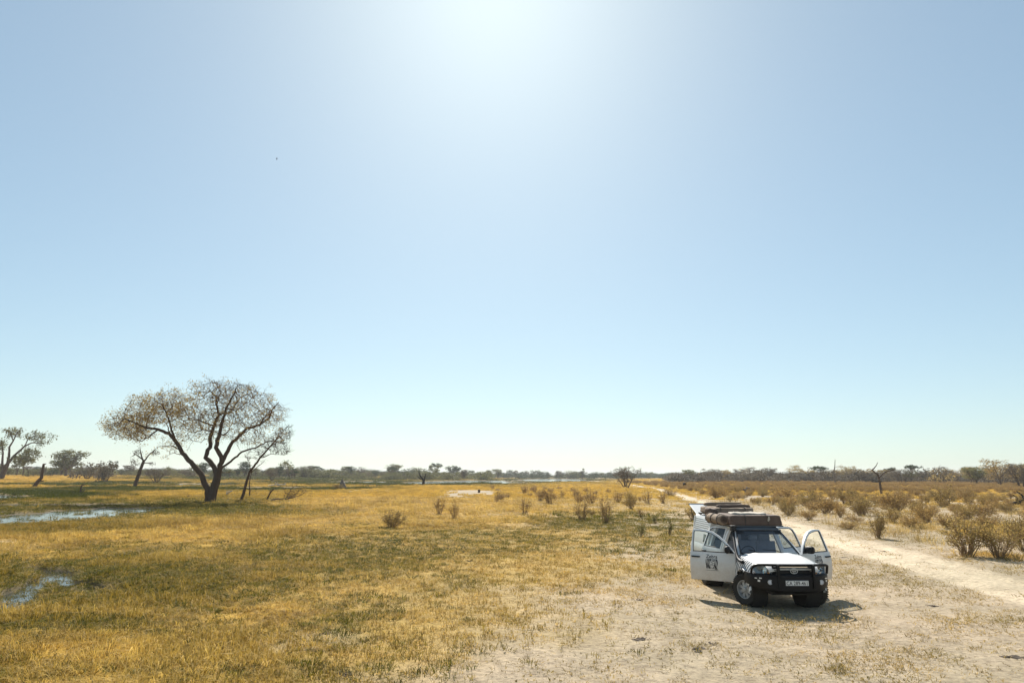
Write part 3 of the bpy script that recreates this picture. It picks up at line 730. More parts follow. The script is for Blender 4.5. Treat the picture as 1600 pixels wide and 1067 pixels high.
# far trees along the horizon, each one that can be told apart
def far(kind, px, top, d, lbl, **k): return plant(kind, px, top, d, {'round': 'leafy_tree', 'tall': 'tall_tree', 'flat': 'umbrella_tree', 'thin': 'acacia_tree', 'thorn': 'thorn_tree', 'low': 'bush'}[kind], lbl, 'bush' if kind == 'low' else 'tree', **k)
far('round', 614, 723, 480, 'largest round dark tree on the horizon, left of centre', wide=1.5, leafmat=M_leafgreen)
far('tall', 681, 722, 480, 'umbrella shaped tree with a gap in its crown, right of the round dark tree', wide=1.3, leafmat=M_leafdark)
far('flat', 493, 727, 500, 'small round topped tree above the scrub, behind the tall termite mound', wide=.7, leafmat=M_leafdark)
far('round', 778, 732, 620, 'compact dark tree on the horizon just left of the centre water', wide=1.3, leafmat=M_leafgreen, var=1)
far('tall', 806, 734, 640, 'thin pale tree on the horizon above the centre water', leafmat=M_leafgrey)
far('tall', 911, 731, 560, 'bare topped tree on the far bank left of the lone thorn tree', leafmat=M_leafgrey, var=1)
far('thin', 1240, 725, 330, 'spreading pale acacia on the horizon behind the open car', wide=1.1)
far('flat', 1281, 727, 330, 'flat topped dark green tree on the horizon right of the pale acacia', wide=1.05)
far('thin', 1325, 725, 330, 'pale acacia just right of the thin bare pole tree', wide=1.1, var=1)
far('flat', 1392, 729, 340, 'small dark flat crowned tree right of the forked dead tree', wide=.8, var=1)
far('flat', 1425, 725, 340, 'stepped dark green tree between the forked dead tree and the right edge', wide=.85)
far('thin', 1474, 726, 260, 'sparse grey branched tree, third from the right edge', leafmat=M_leafgrey, var=1)
far('round', 1517, 727, 270, 'dull olive tree second from the right edge', leafmat=M_leafoliv, wide=1.0)
far('thin', 1562, 715, 200, 'wide grey brown acacia rising at the right edge', wide=1.35, leafmat=M_leafoliv)
far('thorn', 1596, 722, 190, 'brown thorn tree cut by the right edge of the view', wide=1.2, leafmat=M_leafgrey)
far('thin', 1206, 729, 360, 'thin bare crowned acacia left of the pale spreading acacia', leafmat=M_leafgrey, var=1, wide=.9)
far('flat', 1184, 733, 380, 'small round grey green tree left of the thin bare crowned acacia', leafmat=M_leafgrey, wide=.7)
far('thin', 1165, 731, 400, 'broad olive acacia above the dark stump pile', wide=1.1)
far('round', 1110, 736, 420, 'rounded olive tree right of the small dead tree', leafmat=M_leafoliv)
far('thorn', 455, 731, 330, 'dark bushy tree with an uneven top right of the slanting tree', leafmat=M_leafgrey, wide=1.2)
rr = random.Random(21)
cl = ['low', 'round', 'thorn', 'round', 'low', 'round', 'tall', 'low']
desc = {'low': 'low bush', 'round': 'rounded tree', 'thorn': 'brown thorn thicket', 'tall': 'loose crowned tree', 'thin': 'sparse acacia'}
where = [(0, 260, 'in the far tree belt behind the left pools'), (260, 470, 'in the far tree belt behind the big acacia'), (470, 760, 'in the far tree belt left of centre'),
         (760, 1070, 'in the hazy tree belt at the centre of the horizon'), (1070, 1330, 'in the tree belt behind the car'), (1330, 1640, 'in the tree belt along the right horizon')]
FARMARKS = [(x_, HZ + (x_ - 800) * math.tan(ROLL) + 4, n_) for x_, n_ in ((12, 'the tall tree at the left edge'), (103, 'the round olive tree'), (217, 'the gnarled snag'), (328, 'the big acacia'), (400, 'the leaning thin tree'), (493, 'the small round topped tree'),
    (535, 'the termite mound'), (614, 'the largest round dark tree'), (660, 'the twiggy dead tree by the water'), (681, 'the umbrella shaped tree'), (778, 'the compact dark tree'), (911, 'the bare topped tree'), (978, 'the lone thorn tree'), (1093, 'the small dead tree'),
    (1165, 'the dark stump pile'), (1240, 'the pale spreading acacia'), (1281, 'the flat topped green tree'), (1305, 'the bare pole tree'), (1375, 'the forked dead tree'), (1425, 'the stepped green tree'), (1517, 'the dull olive tree'), (1562, 'the wide right edge acacia'))]
px = -60.0
while px < 1660:
    k = rr.choice(cl if px < 1080 else ['low', 'thorn', 'thin', 'low', 'thin', 'round'])
    if px < 480: d = rr.uniform(300, 430); h_ = 6 + 17 * rr.random() ** 1.7
    elif px < 760: d = rr.uniform(420, 560); h_ = 5 + 11 * rr.random() ** 1.7
    elif px < 1070: d = rr.uniform(650, 850); h_ = rr.uniform(4, 9)
    elif px < 1330: d = rr.uniform(330, 430); h_ = 6 + 10 * rr.random() ** 1.5
    else: d = rr.uniform(240, 340); h_ = rr.uniform(8, 15) + max(0, px - 1430) / 16
    if 975 < px < 1060: h_ *= .8
    lm = rr.choice([M_leafgreen, M_leafdark, M_leafgrey, M_leafdark, M_leafgreen] if px < 1080 else [M_leafoliv, M_leafgrey, M_leafoliv, M_leafgrey, M_leafgreen])
    tone = {M_leafgreen.name: 'green', M_leafoliv.name: 'olive', M_leafgrey.name: 'grey brown', M_leafdark.name: 'dark green'}[lm.name]
    w_ = next((s_ for a, b_, s_ in where if a <= px < b_), where[0][2] if px < 0 else where[-1][2])
    hz_ = HZ + (px - 800) * math.tan(ROLL); lab = f'{tone} {desc[k]} {w_}'
    sz_ = 'tall ' if h_ > 13 else ('low ' if h_ < 7.5 and k != 'low' else '')
    lab2 = near_label(f'{sz_}{tone} {desc[k]} in the far belt', px, hz_ + 4, FARMARKS)
    far(k, px, hz_ - h_, d, lab2 or lab, leafmat=lm, var=rr.randint(0, 1), wide=rr.uniform(.95, 1.5), group=('tree belt ' + w_) if lab2 else lab)
    px += rr.uniform(9, 18)

# ---- dead trees, snags and logs, their outlines measured from the photograph
def measured(name, label, cat, zoom, ox, oy, base, d, limbs, mat, tip=.012, twigs=0, ells=None, natt=0, leafs=None, seed=1, wob=.02, parts=False, group=None, depth=.4):
    """limbs: [(points in zoomed picture, r0, r1)] ; base in the same units; d = distance"""
    rng = np.random.default_rng(seed); x = at_dist(ox + base[0] / zoom, d); zb = ground_z(x, d)
    k = F / (d * CP) * zoom; sk = Skel()
    def P(q, y=0.): return ((q[0] - base[0]) / k, y, (base[1] - q[1]) / k)
    for i, (pts, r0, r1) in enumerate(limbs):
        n = len(pts); sgn = rng.uniform(-1, 1) * depth * len(pts)
        q = [P(p, sgn * j / n if i else 0) for j, p in enumerate(pts)]
        if i == 0: q[0] = (q[0][0], q[0][1], q[0][2] - .1)
        st = None
        if i and min(np.linalg.norm(np.array(q[0])[[0, 2]] - np.array(sk.p)[:, [0, 2]], axis=1)) > .8 * r0 + .25: st = sk.add(q[0], -1, r0)
        elif i:
            j = int(np.linalg.norm(np.array(q[0])[[0, 2]] - np.array(sk.p)[:, [0, 2]], axis=1).argmin()); yo = sk.p[j][1]; q = [(a, b_ + yo, c_) for a, b_, c_ in q]; st = j
        sk.limb(q, st, rad=[r0, r1], rng=rng, wob=wob, step=.3)
    if ells:
        E_ = [(*P((e[0], e[1])), e[2] / k, max(e[2], e[3]) / k * .8, e[3] / k) for e in ells]
        sk.colonize(ell_points(E_, natt, rng), .3, 2.2, .4, 40, rng, .4)
    if twigs:
        n0 = len(sk.p)
        for _ in range(twigs):
            i = int(rng.integers(n0 // 4, n0)); v = rng.normal(0, 1, 3); v[2] = abs(v[2]); v /= np.linalg.norm(v); j = sk.add(sk.p[i] + v * .25, i); sk.add(sk.p[j] + (v + rng.normal(0, .5, 3)) * .25, j)
    sk.radii(tip)
    A_, B_ = MB(), MB(); sk.mesh(A_, B_, .045 if (ells or parts) else 0.0)
    pos = (x, d, zb - .03)
    if ells:
        r = empty(name, pos); tag(r, label, cat, group); A_.build('trunk', mat, r, smooth=60)
        T = np.array([sk.p[i] for i in sk.tips]); ex = []
        if leafs: v, f = leaf_clumps(T, rng, *leafs[1:]); ex = [(v, f, 1)]
        link_mesh('crown', join_mesh('crown', B_, [mat, leafs[0] if leafs else mat], ex), r); return r
    o = A_.build(name, mat, smooth=60); o.location = pos; tag(o, label, cat, group); return o

measured('leafy_tree', 'tall dark limbed tree with scattered leaf clumps at the left edge', 'tree', 6.154, 0, 660, (15, 555), 250,
    [([(15, 560), (40, 470), (60, 415)], .95, .7), ([(30, 500), (8, 400), (0, 300), (-30, 200)], .5, .15), ([(60, 415), (62, 330), (50, 250), (76, 190), (100, 110), (132, 75)], .5, .1),
     ([(76, 190), (30, 95), (-15, 90)], .2, .06), ([(100, 150), (180, 152)], .12, .05), ([(60, 415), (110, 335), (200, 240), (262, 208), (340, 212)], .5, .12), ([(115, 335), (180, 360), (240, 350)], .25, .1), ([(200, 240), (225, 170), (300, 140)], .2, .08)],
    M_bark, tip=.03, ells=[(300, 150, 85, 50), (445, 140, 40, 34), (385, 215, 60, 28), (260, 300, 95, 36), (200, 370, 120, 42), (335, 325, 45, 30), (-60, 240, 80, 80), (60, 110, 90, 50)], natt=480, leafs=(M_leafgreen, 11, .34, .6), seed=4)
measured('dead_tree', 'gnarled bare snag with a leaning dark trunk, left of the big acacia', 'dead tree', 6.154, 0, 660, (1305, 632), 150,
    [([(1305, 640), (1322, 560), (1342, 480), (1368, 392)], .42, .3), ([(1368, 392), (1335, 310), (1322, 250)], .2, .05), ([(1368, 392), (1430, 312), (1482, 270)], .2, .05), ([(1372, 380), (1300, 320), (1258, 345)], .16, .04), ([(1368, 400), (1430, 400), (1460, 410)], .12, .05)],
    M_bark, ells=[(1285, 400, 45, 32), (1435, 405, 35, 20), (1300, 310, 50, 30), (1460, 300, 50, 30)], natt=420, leafs=(M_leafgrey, 14, .14, .26), seed=6, tip=.016)
measured('leaning_tree', 'thin leaning tree with feathery bare twigs just right of the big acacia', 'tree', 4.638, 140, 570, (1115, 982), 79,
    [([(1115, 990), (1135, 880), (1165, 770), (1228, 680), (1290, 600), (1370, 500), (1420, 440)], .19, .03), ([(1172, 945), (1170, 850), (1190, 740)], .08, .03), ([(1228, 680), (1310, 652), (1400, 655), (1450, 640)], .06, .02), ([(1165, 770), (1140, 700), (1100, 650)], .05, .015), ([(1290, 600), (1340, 560), (1420, 540)], .05, .02), ([(1165, 790), (1215, 740), (1250, 700)], .05, .02)],
    M_bark, ells=[(1330, 590, 110, 50), (1385, 500, 70, 60), (1400, 640, 60, 25), (1210, 640, 60, 30), (1160, 680, 50, 30)], natt=760, twigs=900, seed=8, tip=.008)
measured('dead_tree', 'forked leafless dead tree standing in the bushes right of the car', 'dead tree', 5.08, 1300, 690, (380, 372), 118,
    [([(380, 385), (377, 300), (374, 250), (364, 214)], .22, .14), ([(364, 214), (330, 180), (372, 148), (396, 118)], .14, .04), ([(374, 240), (420, 196), (470, 182), (517, 174)], .14, .03), ([(362, 214), (372, 196)], .08, .04), ([(470, 182), (500, 160)], .04, .02), ([(330, 180), (318, 165)], .05, .02)], M_bark, parts=False, seed=2)
measured('dead_tree', 'thin crooked bare pole of a dead tree right of the flat topped green tree', 'dead tree', 5.714, 1060, 690, (1400, 350), 250,
    [([(1400, 360), (1388, 255), (1404, 195), (1412, 132)], .32, .08), ([(1388, 262), (1375, 225)], .12, .05), ([(1400, 210), (1432, 190)], .1, .03)], M_bark2, seed=3)
measured('dead_tree', 'small dead tree with an arching bare branch behind the roof tents', 'dead tree', 5.714, 1060, 690, (188, 322), 300,
    [([(188, 330), (184, 275), (200, 240), (226, 225), (255, 232)], .4, .08), ([(165, 322), (172, 262), (160, 225)], .28, .08), ([(200, 240), (205, 205)], .12, .05)], M_bark2, seed=5)
measured('dead_tree', 'dark twiggy dead tree at the edge of the far water left of centre', 'dead tree', 4.444, 420, 700, (1070, 258), 190,
    [([(1070, 262), (1078, 222), (1050, 188), (1040, 160)], .45, .1), ([(1078, 222), (1092, 175)], .25, .06), ([(1060, 215), (1035, 195)], .2, .05)], M_black, ells=[(1070, 190, 34, 18), (1045, 180, 20, 14)], natt=90, seed=7, leafs=(M_leafgrey, 3, .12, .2), tip=.02)
measured('dead_tree', 'leaning dead trunk with a broken upright top beyond the left pool', 'dead tree', 6.154, 0, 660, (340, 622), 140,
    [([(338, 630), (375, 560), (405, 528), (408, 460), (410, 400)], .42, .22), ([(410, 402), (440, 394)], .16, .06), ([(375, 560), (430, 555)], .2, .1)], M_bark, seed=9)
measured('dead_stump', 'broken forked stump on the grass bank above the left pool', 'stump', 6.154, 0, 660, (792, 682), 97,
    [([(790, 690), (797, 640), (802, 598), (842, 590)], .17, .05), ([(795, 670), (830, 655), (850, 628)], .1, .04), ([(802, 605), (740, 606), (650, 610)], .04, .02), ([(802, 600), (830, 560)], .05, .02)], M_bark, seed=10)
measured('dead_stump', 'small leaning broken stick right of the leaning thin tree', 'stump', 4.638, 140, 570, (1296, 968), 80,
    [([(1292, 972), (1316, 915), (1342, 885)], .12, .07), ([(1316, 915), (1319, 884)], .06, .03)], M_bark, seed=11)
measured('fallen_branch', 'fallen bare branch with a spray of twigs right of the big acacia', 'fallen branch', 4.638, 140, 570, (1400, 985), 77,
    [([(1288, 990), (1360, 968), (1430, 972), (1500, 955)], .09, .04), ([(1430, 972), (1450, 920), (1470, 890)], .04, .015), ([(1450, 970), (1500, 930), (1530, 890)], .04, .015), ([(1480, 960), (1540, 940), (1560, 920)], .04, .012), ([(1420, 972), (1425, 930), (1415, 905)], .03, .01), ([(1440, 970), (1480, 940), (1500, 905)], .03, .01)], M_twig, twigs=170, seed=12, tip=.009)
measured('bleached_log', 'short pale dead log propped up behind the foot of the big acacia', 'log', 4.638, 140, 570, (1010, 920), 92,
    [([(985, 918), (1015, 895), (1042, 878)], .14, .07), ([(1010, 900), (1002, 885), (1025, 880)], .06, .03)], M_pale, seed=13)
measured('fallen_branch', 'small dark fallen branch left of the foot of the big acacia', 'fallen branch', 4.638, 140, 570, (710, 952), 86, [([(700, 952), (722, 940), (742, 930)], .07, .03), ([(712, 946), (700, 938)], .04, .02)], M_bark, seed=14)
measured('bleached_log', 'long bleached driftwood tangle beyond the leaning thin tree', 'log', 4.638, 140, 570, (1360, 845), 170,
    [([(1300, 842), (1360, 836), (1425, 832)], .28, .15), ([(1340, 838), (1370, 815)], .16, .05), ([(1380, 834), (1350, 818)], .14, .05), ([(1400, 834), (1430, 820)], .12, .05)], M_pale, seed=15)
measured('fallen_tree', 'charred fallen tree lying in the bushes at the right edge', 'fallen tree', 5.08, 1300, 690, (1440, 512), 74,
    [([(1318, 508), (1400, 492), (1470, 478), (1560, 470)], .17, .34), ([(1440, 485), (1462, 445), (1450, 425)], .13, .05), ([(1500, 475), (1512, 430), (1492, 395)], .16, .05), ([(1470, 478), (1510, 490), (1550, 505)], .16, .08), ([(1480, 470), (1530, 440), (1570, 420)], .14, .06), ([(1350, 503), (1335, 480)], .08, .03)], M_black, seed=16)
measured('dead_stump', 'dark grey uprooted stump with pale roots among the bushes above the car roof', 'stump', 5.714, 1060, 690, (605, 432), 118,
    [([(600, 438), (606, 405), (612, 378)], .42, .3), ([(606, 410), (575, 388)], .25, .1), ([(606, 412), (640, 395)], .28, .12), ([(600, 430), (570, 428)], .2, .08), ([(610, 430), (645, 438)], .2, .06), ([(612, 380), (632, 378)], .16, .1)], M_bark2, seed=17)
measured('dead_stump', 'dark ragged stump in the dry bush left of the small dead tree', 'stump', 5.714, 1060, 690, (52, 368), 175,
    [([(52, 374), (54, 340), (48, 320)], .55, .35), ([(54, 345), (72, 328)], .35, .15), ([(50, 355), (32, 345)], .3, .12), ([(55, 362), (78, 360)], .25, .1)], M_black, seed=18)
measured('dead_stump', 'tiny dark stump on top of the bare white mound', 'stump', 4.444, 420, 700, (1460, 296), 104, [([(1458, 300), (1461, 284), (1458, 274)], .2, .16), ([(1461, 288), (1470, 280)], .12, .07)], M_bark, seed=19)

# termite mound with its dry grass
def lump(name, r, h, seed, mat, n=22, m_=12, rough=.22, cone=1.0):
    rows = []
    for i in range(m_ + 1):
        tt = i / m_; rr_ = r * (.12 + .88 * (1 - tt) ** 1.25) * (1 if cone == 1 else cone) if tt < 1 else 0.0; row = []
        for k in range(n):
            a = 2 * math.pi * k / n; q = fbm(np.array([2.2 * math.cos(a) + seed * 3.1 + 1.5 * tt]), np.array([2.2 * math.sin(a) + 2.5 * tt]), 3, seed)[0] - .5
            row.append((rr_ * (1 + 2 * rough * q) * math.cos(a), rr_ * (1 + 2 * rough * q) * math.sin(a), h * tt * (1 + .3 * q) - .05))
        rows.append(row)
    mb = MB(); mb.grid(rows, closed=True); return mb.build(name, mat, smooth=80)
M_termite = simple('termite_clay', (.20, .15, .115), .95, var=.4, scale=3, bump=.8, bscale=8)
x = at_dist(535.5, 140); o = lump('termite_mound', 1.1, 2.0, 3, M_termite, rough=.42); o.location = (x, 140, ground_z(x, 140)); tag(o, 'steep dark grey termite mound on the golden plain left of centre', 'termite mound')

# ---- bushes: built once per kind, then copied one by one
def bush_mesh(name, kind, seed):
    r = np.random.default_rng(seed); mb = MB(); C = []
    ns = {'gold': 46, 'broom': 26, 'olive': 46, 'forb': 14}[kind]; wid = {'gold': .62, 'broom': .34, 'olive': .55, 'forb': .22}[kind]
    for i in range(ns):
        a = r.uniform(0, 6.283); b0 = r.uniform(0, .13); rad = wid * math.sqrt(r.uniform(.02, 1)); hh = (1 - .35 * (rad / wid) ** 2) * r.uniform(.45, 1.0)
        p0 = np.array([b0 * math.cos(a), b0 * math.sin(a), -.03]); p3 = np.array([rad * math.cos(a), rad * math.sin(a), hh])
        p1 = p0 + (p3 - p0) * .35 + np.array([0, 0, .06]) + r.normal(0, .03, 3); p2 = p0 + (p3 - p0) * .7 + np.array([0, 0, .03]) + r.normal(0, .04, 3)
        mb.tube([p0, p1, p2, p3], [.010, .007, .005, .003], 3, cap=False)
        for q0, q1 in ((p1, p2), (p2, p3)):
            for _ in range(3 if kind != 'forb' else 2):
                s0 = q0 + (q1 - q0) * r.uniform(0, 1); v = (q1 - q0) / np.linalg.norm(q1 - q0) + r.normal(0, .55, 3); s1 = s0 + v / np.linalg.norm(v) * r.uniform(.08, .22)
                mb.tube([s0, (s0 + s1) / 2 + r.normal(0, .012, 3), s1], [.005, .004, .002], 3, cap=False)
                for tt in (.45, .75, 1.0): C.append(s0 + (s1 - s0) * tt)
        C.append(p3)
    C = np.array(C); per, size, spr = {'gold': (2, .030, .045), 'broom': (1, .026, .03), 'olive': (2, .028, .036), 'forb': (3, .03, .03)}[kind]
    v, f = leaf_clumps(C, r, per, size, spr, 1.0)
    lm = {'gold': M_leafgold, 'broom': M_leafgold, 'olive': M_leafoliv, 'forb': M_leafgreen}[kind]
    if kind == 'gold': lm = (M_leafgold, M_leafbush, M_leafoliv)[seed // 9 % 3]
    return join_mesh(name, mb, [M_stem, lm], [(v, f, 1)])
BM = {k: [bush_mesh('bush', k, 40 + 9 * i + len(k)) for i in range(n)] for k, n in (('gold', 6), ('broom', 4), ('olive', 4), ('forb', 2))}
BUSHES = []
def bush(kind, px, by, hpx, wpx, label, cat='bush', group=None, name=None, d=None, me=None):
    q = at(px, by) if d is None else Vector((at_dist(px, d), d, 0))
    zb = ground_z(q.x, q.y); k = F / (q.y * CP); H = hpx / k; Wd = wpx / k
    me = me or _rng.choice(BM[kind]); o = link_mesh(name or {'gold': 'dry_bush', 'broom': 'twiggy_bush', 'olive': 'olive_bush', 'forb': 'green_herb'}[kind], me)
    wid = {'gold': .62, 'broom': .36, 'olive': .56, 'forb': .26}[kind] * 2
    o.location = (q.x, q.y, zb); s = Wd / wid; e_ = _rng.uniform(.85, 1.18); o.scale = (s * e_, s / e_, H); o.rotation_euler = (_rng.gauss(0, .09), _rng.gauss(0, .09), _rng.uniform(0, 6.28)); tag(o, label, cat, group); BUSHES.append((q.x, q.y, Wd / 2)); return o
for a in [
    ('olive', 1511, 871, 66, 66, 'largest olive twiggy bush beside the sandy track, near the right edge'),
    ('olive', 1562, 874, 58, 62, 'dark based olive bush right of the largest bush by the track'),
    ('olive', 1602, 862, 60, 60, 'olive bush cut by the right edge beside the track'),
    ('gold', 1474, 792, 36, 42, 'rounded golden bush with a dark foot, in the open right of the forked dead tree'),
    ('gold', 1510, 785, 26, 32, 'golden bush left of the charred fallen tree'),
    ('gold', 1398, 801, 40, 46, 'broad brown bush below the forked dead tree'),
    ('gold', 1346, 806, 34, 42, 'brown bush left of and in front of the forked dead tree'),
    ('gold', 1322, 788, 28, 36, 'golden bush above the open left rear door'),
    ('gold', 1449, 818, 34, 40, 'upright olive brown bush on the sandy clearing right of the track'),
    ('gold', 1425, 827, 26, 34, 'low brown bush just in front of the upright olive brown one'),
    ('gold', 1396, 817, 26, 34, 'small brown bush on the sand, below the broad brown bush'),
    ('olive', 1372, 842, 42, 32, 'narrow olive green bush standing at the edge of the sandy track'),
    ('gold', 1533, 809, 28, 46, 'ragged golden bush on the sand in front of the charred fallen tree'),
    ('gold', 1328, 828, 14, 34, 'flat dry bush at the track edge, left of the narrow olive bush'),
    ('gold', 1290, 803, 32, 40, 'dense brown bush behind the right end of the front roof tent'),
    ('gold', 1268, 790, 28, 40, 'dark footed golden bush above the front roof tent'),
    ('gold', 1225, 784, 28, 40, 'wide golden bush behind the front roof tent'),
    ('gold', 1232, 806, 22, 34, 'low golden bush between the track and the roof tent'),
    ('gold', 1265, 813, 18, 30, 'low straw bush beside the track above the left rear door'),
    ('gold', 1120, 779, 22, 32, 'dark footed golden bush above the rear roof tent'),
    ('broom', 820, 804, 26, 24, 'dark upright twiggy bush alone on the gold meadow at the centre'),
    ('broom', 686, 805, 28, 22, 'pale upright twig bush, left one of the pair left of centre'),
    ('broom', 709, 812, 28, 18, 'brown based twig bush, right one of the pair left of centre'),
    ('olive', 612, 829, 32, 40, 'shaggy brown grass bush alone on the meadow, right of the acacia'),
    ('broom', 910, 813, 34, 28, 'leaning olive twig bush left of the tall olive twig bush'),
    ('broom', 947, 817, 44, 30, 'tall olive twig bush at the meadow edge, centre right'),
    ('gold', 987, 797, 32, 24, 'dark brown dense bush in front of the lone thorn tree'),
    ('broom', 859, 788, 30, 26, 'pale spreading twig bush right of the dark upright one'),
    ('broom', 844, 784, 20, 18, 'small pale twig bush left of the pale spreading one'),
    ('broom', 924, 788, 24, 24, 'faint straw coloured twig bush behind the leaning olive one'),
    ('broom', 1012, 788, 22, 18, 'thin straw bush on bare ground right of the dark brown bush'),
    ('broom', 1036, 787, 20, 16, 'small straw bush left of the rear roof tent'),
    ('forb', 1004, 840, 22, 14, 'small green herb with upright leaves, left of the car'),
    ('forb', 1045, 837, 24, 16, 'bushy green herb nearest the open right front door'),
    ('forb', 1025, 819, 14, 12, 'tiny green herb behind the bushy green herb'),
    ('olive', 1083, 815, 26, 24, 'green brown bush right behind the canopy'),
    ('broom', 820, 774, 16, 16, 'tiny straw bush behind the dark upright twig bush'),
    ('broom', 966, 786, 20, 18, 'brown twig bush left of the dark brown dense bush'),
    ('olive', 529, 765, 9, 20, 'dry grassy clump at the left foot of the termite mound'),
    ('gold', 1046, 776, 14, 24, 'flat golden bush at the left side of the far track'),
    ('broom', 1002, 810, 16, 14, 'short twig bush in front of the dark brown dense bush'),
    ('olive', 925, 806, 12, 14, 'low dark tuft between the two olive twig bushes'),
]: bush(*a)
rb = random.Random(99)
BMARKS = [(1375, 764, 'the forked dead tree'), (1585, 786, 'the charred fallen tree'), (1165, 767, 'the uprooted grey stump'), (1070, 754, 'the ragged dark stump'), (1180, 806, 'the front roof tent'), (1511, 871, 'the largest olive bush'), (1372, 842, 'the narrow olive bush'), (1449, 818, 'the upright olive brown bush'),
    (1281, 752, 'the flat topped green tree'), (1240, 752, 'the pale spreading acacia'), (1306, 752, 'the bare pole tree'), (1093, 750, 'the small dead tree'), (978, 757, 'the lone thorn tree'), (1425, 752, 'the stepped green tree'), (1510, 785, 'the golden bush left of the fallen tree'), (1398, 801, 'the broad brown bush'),
    (1474, 792, 'the rounded dark footed bush'), (1120, 779, 'the golden bush above the rear tent'), (1225, 784, 'the wide bush behind the front tent'), (1517, 755, 'the dull olive tree'), (735, 776, 'the bare white mound'), (820, 804, 'the dark upright twig bush'), (947, 817, 'the tall olive twig bush'), (859, 788, 'the pale spreading twig bush'), (987, 797, 'the dark brown dense bush')]
RIGHT_BANDS = [(34, 'golden dry bush on the sand close to the right of the track'), (62, 'golden dry bush among many in the thicket right of the track'), (150, 'golden bush far back in the dense thicket below the right tree belt')]
cnt = 0; tries = 0
while cnt < 232 and tries < 9000:
    tries += 1
    Y = 26 + (rb.random() ** .8) * 118; X = at_dist(rb.uniform(1010, 1640), Y)
    to = float(track_off(np.array([X]), np.array([Y]))[0])
    if to < 3.2 + (1.5 if Y < 45 else 0): continue
    if Y < 52 and rb.random() < .72: continue
    w = rb.uniform(.6, 1.75) * (1.15 if Y > 70 else 1)
    if any((X - a) ** 2 + (Y - b_) ** 2 < ((w / 2 + c_) * (.8 if Y > 60 else 1.0)) ** 2 for a, b_, c_ in BUSHES): continue
    px_, _ = proj(X, Y); k = F / (Y * CP); h_ = rb.uniform(.55, 1.4) * (1 if Y > 45 else .8)
    i = 0 if Y < 50 else (1 if Y < 85 else 2); lab = RIGHT_BANDS[i][1]
    me_ = _rng.choice(BM['gold']); tn_ = {'bush_leaf_golden': 'golden', 'bush_leaf_brown': 'brown', 'bush_leaf_olive': 'olive'}[me_.materials[1].name]
    sz_ = 'tall ' if h_ > 1.15 else ('low ' if h_ < .72 else ''); sz_ += 'broad ' if w > 1.4 else ('narrow ' if w < .85 else '')
    py_ = float(proj(X, Y)[1]); lab2 = near_label(f'{sz_}{tn_} dry bush', float(px_), py_, BMARKS) if -20 < px_ < 1620 else None
    bush('gold', float(px_), 0, h_ * k, w * k, lab2 or lab, me=me_, group=('dry bushes close to the track', 'dry bushes in the right thicket', 'dry bushes far back on the right')[i], d=Y); cnt += 1
for i in range(34):      # pale twig bushes on the gold plain beyond the meadow
    Y = rb.uniform(75, 150); X = at_dist(rb.uniform(770, 1010), Y); k = F / (Y * CP); px_, _ = proj(X, Y)
    if abs(float(track_off(np.array([X]), np.array([Y]))[0])) < 3: continue
    h_ = rb.uniform(.6, 1.3); w = rb.uniform(.8, 1.5); sz_ = ('tall ' if h_ > 1.05 else ('low ' if h_ < .8 else '')) + ('broad ' if w > 1.25 else ('narrow ' if w < .95 else '')); lab2 = near_label(f'{sz_}pale twig bush', float(px_), float(proj(X, Y)[1]), BMARKS)
    bush('broom', float(px_), 0, h_ * k, w * k, lab2 or 'pale twig bush on the golden plain beyond the centre meadow', group='pale bushes on the centre plain', d=Y)
# bushes past the individual ones: a mass at the back of the right plain
P_, R_, S_, T_ = [], [], [], []
r_ = np.random.default_rng(8); X = r_.uniform(20, 330, 5200); Y = r_.uniform(135, 330, 5200)
X = X * Y / 200; to = track_off(X, Y); px_, _ = proj(X, Y); ok = (to > 4) & (px_ < 1720)
X, Y = X[ok], Y[ok]; n = len(X); f = fields(X, Y); Z = height(X, Y, f)
s_ = r_.uniform(.8, 1.5, n)
bs = instancer('distant_scrub', 'golden scrub thicket merging into one mass below the right tree belt', BM['gold'][0], np.stack([X, Y, Z], 1), np.stack([np.zeros(n), np.zeros(n), r_.uniform(0, 6.28, n)], 1), np.stack([s_, s_, r_.uniform(.7, 1.35, n)], 1), np.ones((n, 3)))
# the far wood behind the single trees
r_ = np.random.default_rng(18)
for nm, lab, kk, n, px0, px1, d0, d1, s0, s1 in (('distant_woodland', 'hazy far woodland closing the horizon behind the single trees', 'low', 1500, -260, 1900, 620, 1250, 1.1, 2.4), ('distant_thicket', 'low brown thicket at the foot of the right and left tree belts', 'low', 520, 1050, 1800, 280, 480, .9, 1.8), ('distant_thicket', 'low grey green thicket at the foot of the left tree belt', 'low', 420, -250, 760, 380, 600, .9, 1.9)):
    pxs = r_.uniform(px0, px1, n); Y = r_.uniform(d0, d1, n); X = np.array([at_dist(a, b_) for a, b_ in zip(pxs, Y)]); f = fields(X, Y); Z = height(X, Y, f); s_ = r_.uniform(s0, s1, n)
    lmat = M_leafgrey if nm == 'distant_thicket' and px0 > 900 else (M_leafdark if px0 < -255 else M_leafgreen)
    instancer(nm, lab, recolor(KIND[kk][0][1], lmat, lmat.name), np.stack([X, Y, Z - .2], 1), np.stack([np.zeros(n), np.zeros(n), r_.uniform(0, 6.28, n)], 1), np.stack([s_ * 1.5, s_ * 1.5, s_], 1), np.ones((n, 3)))

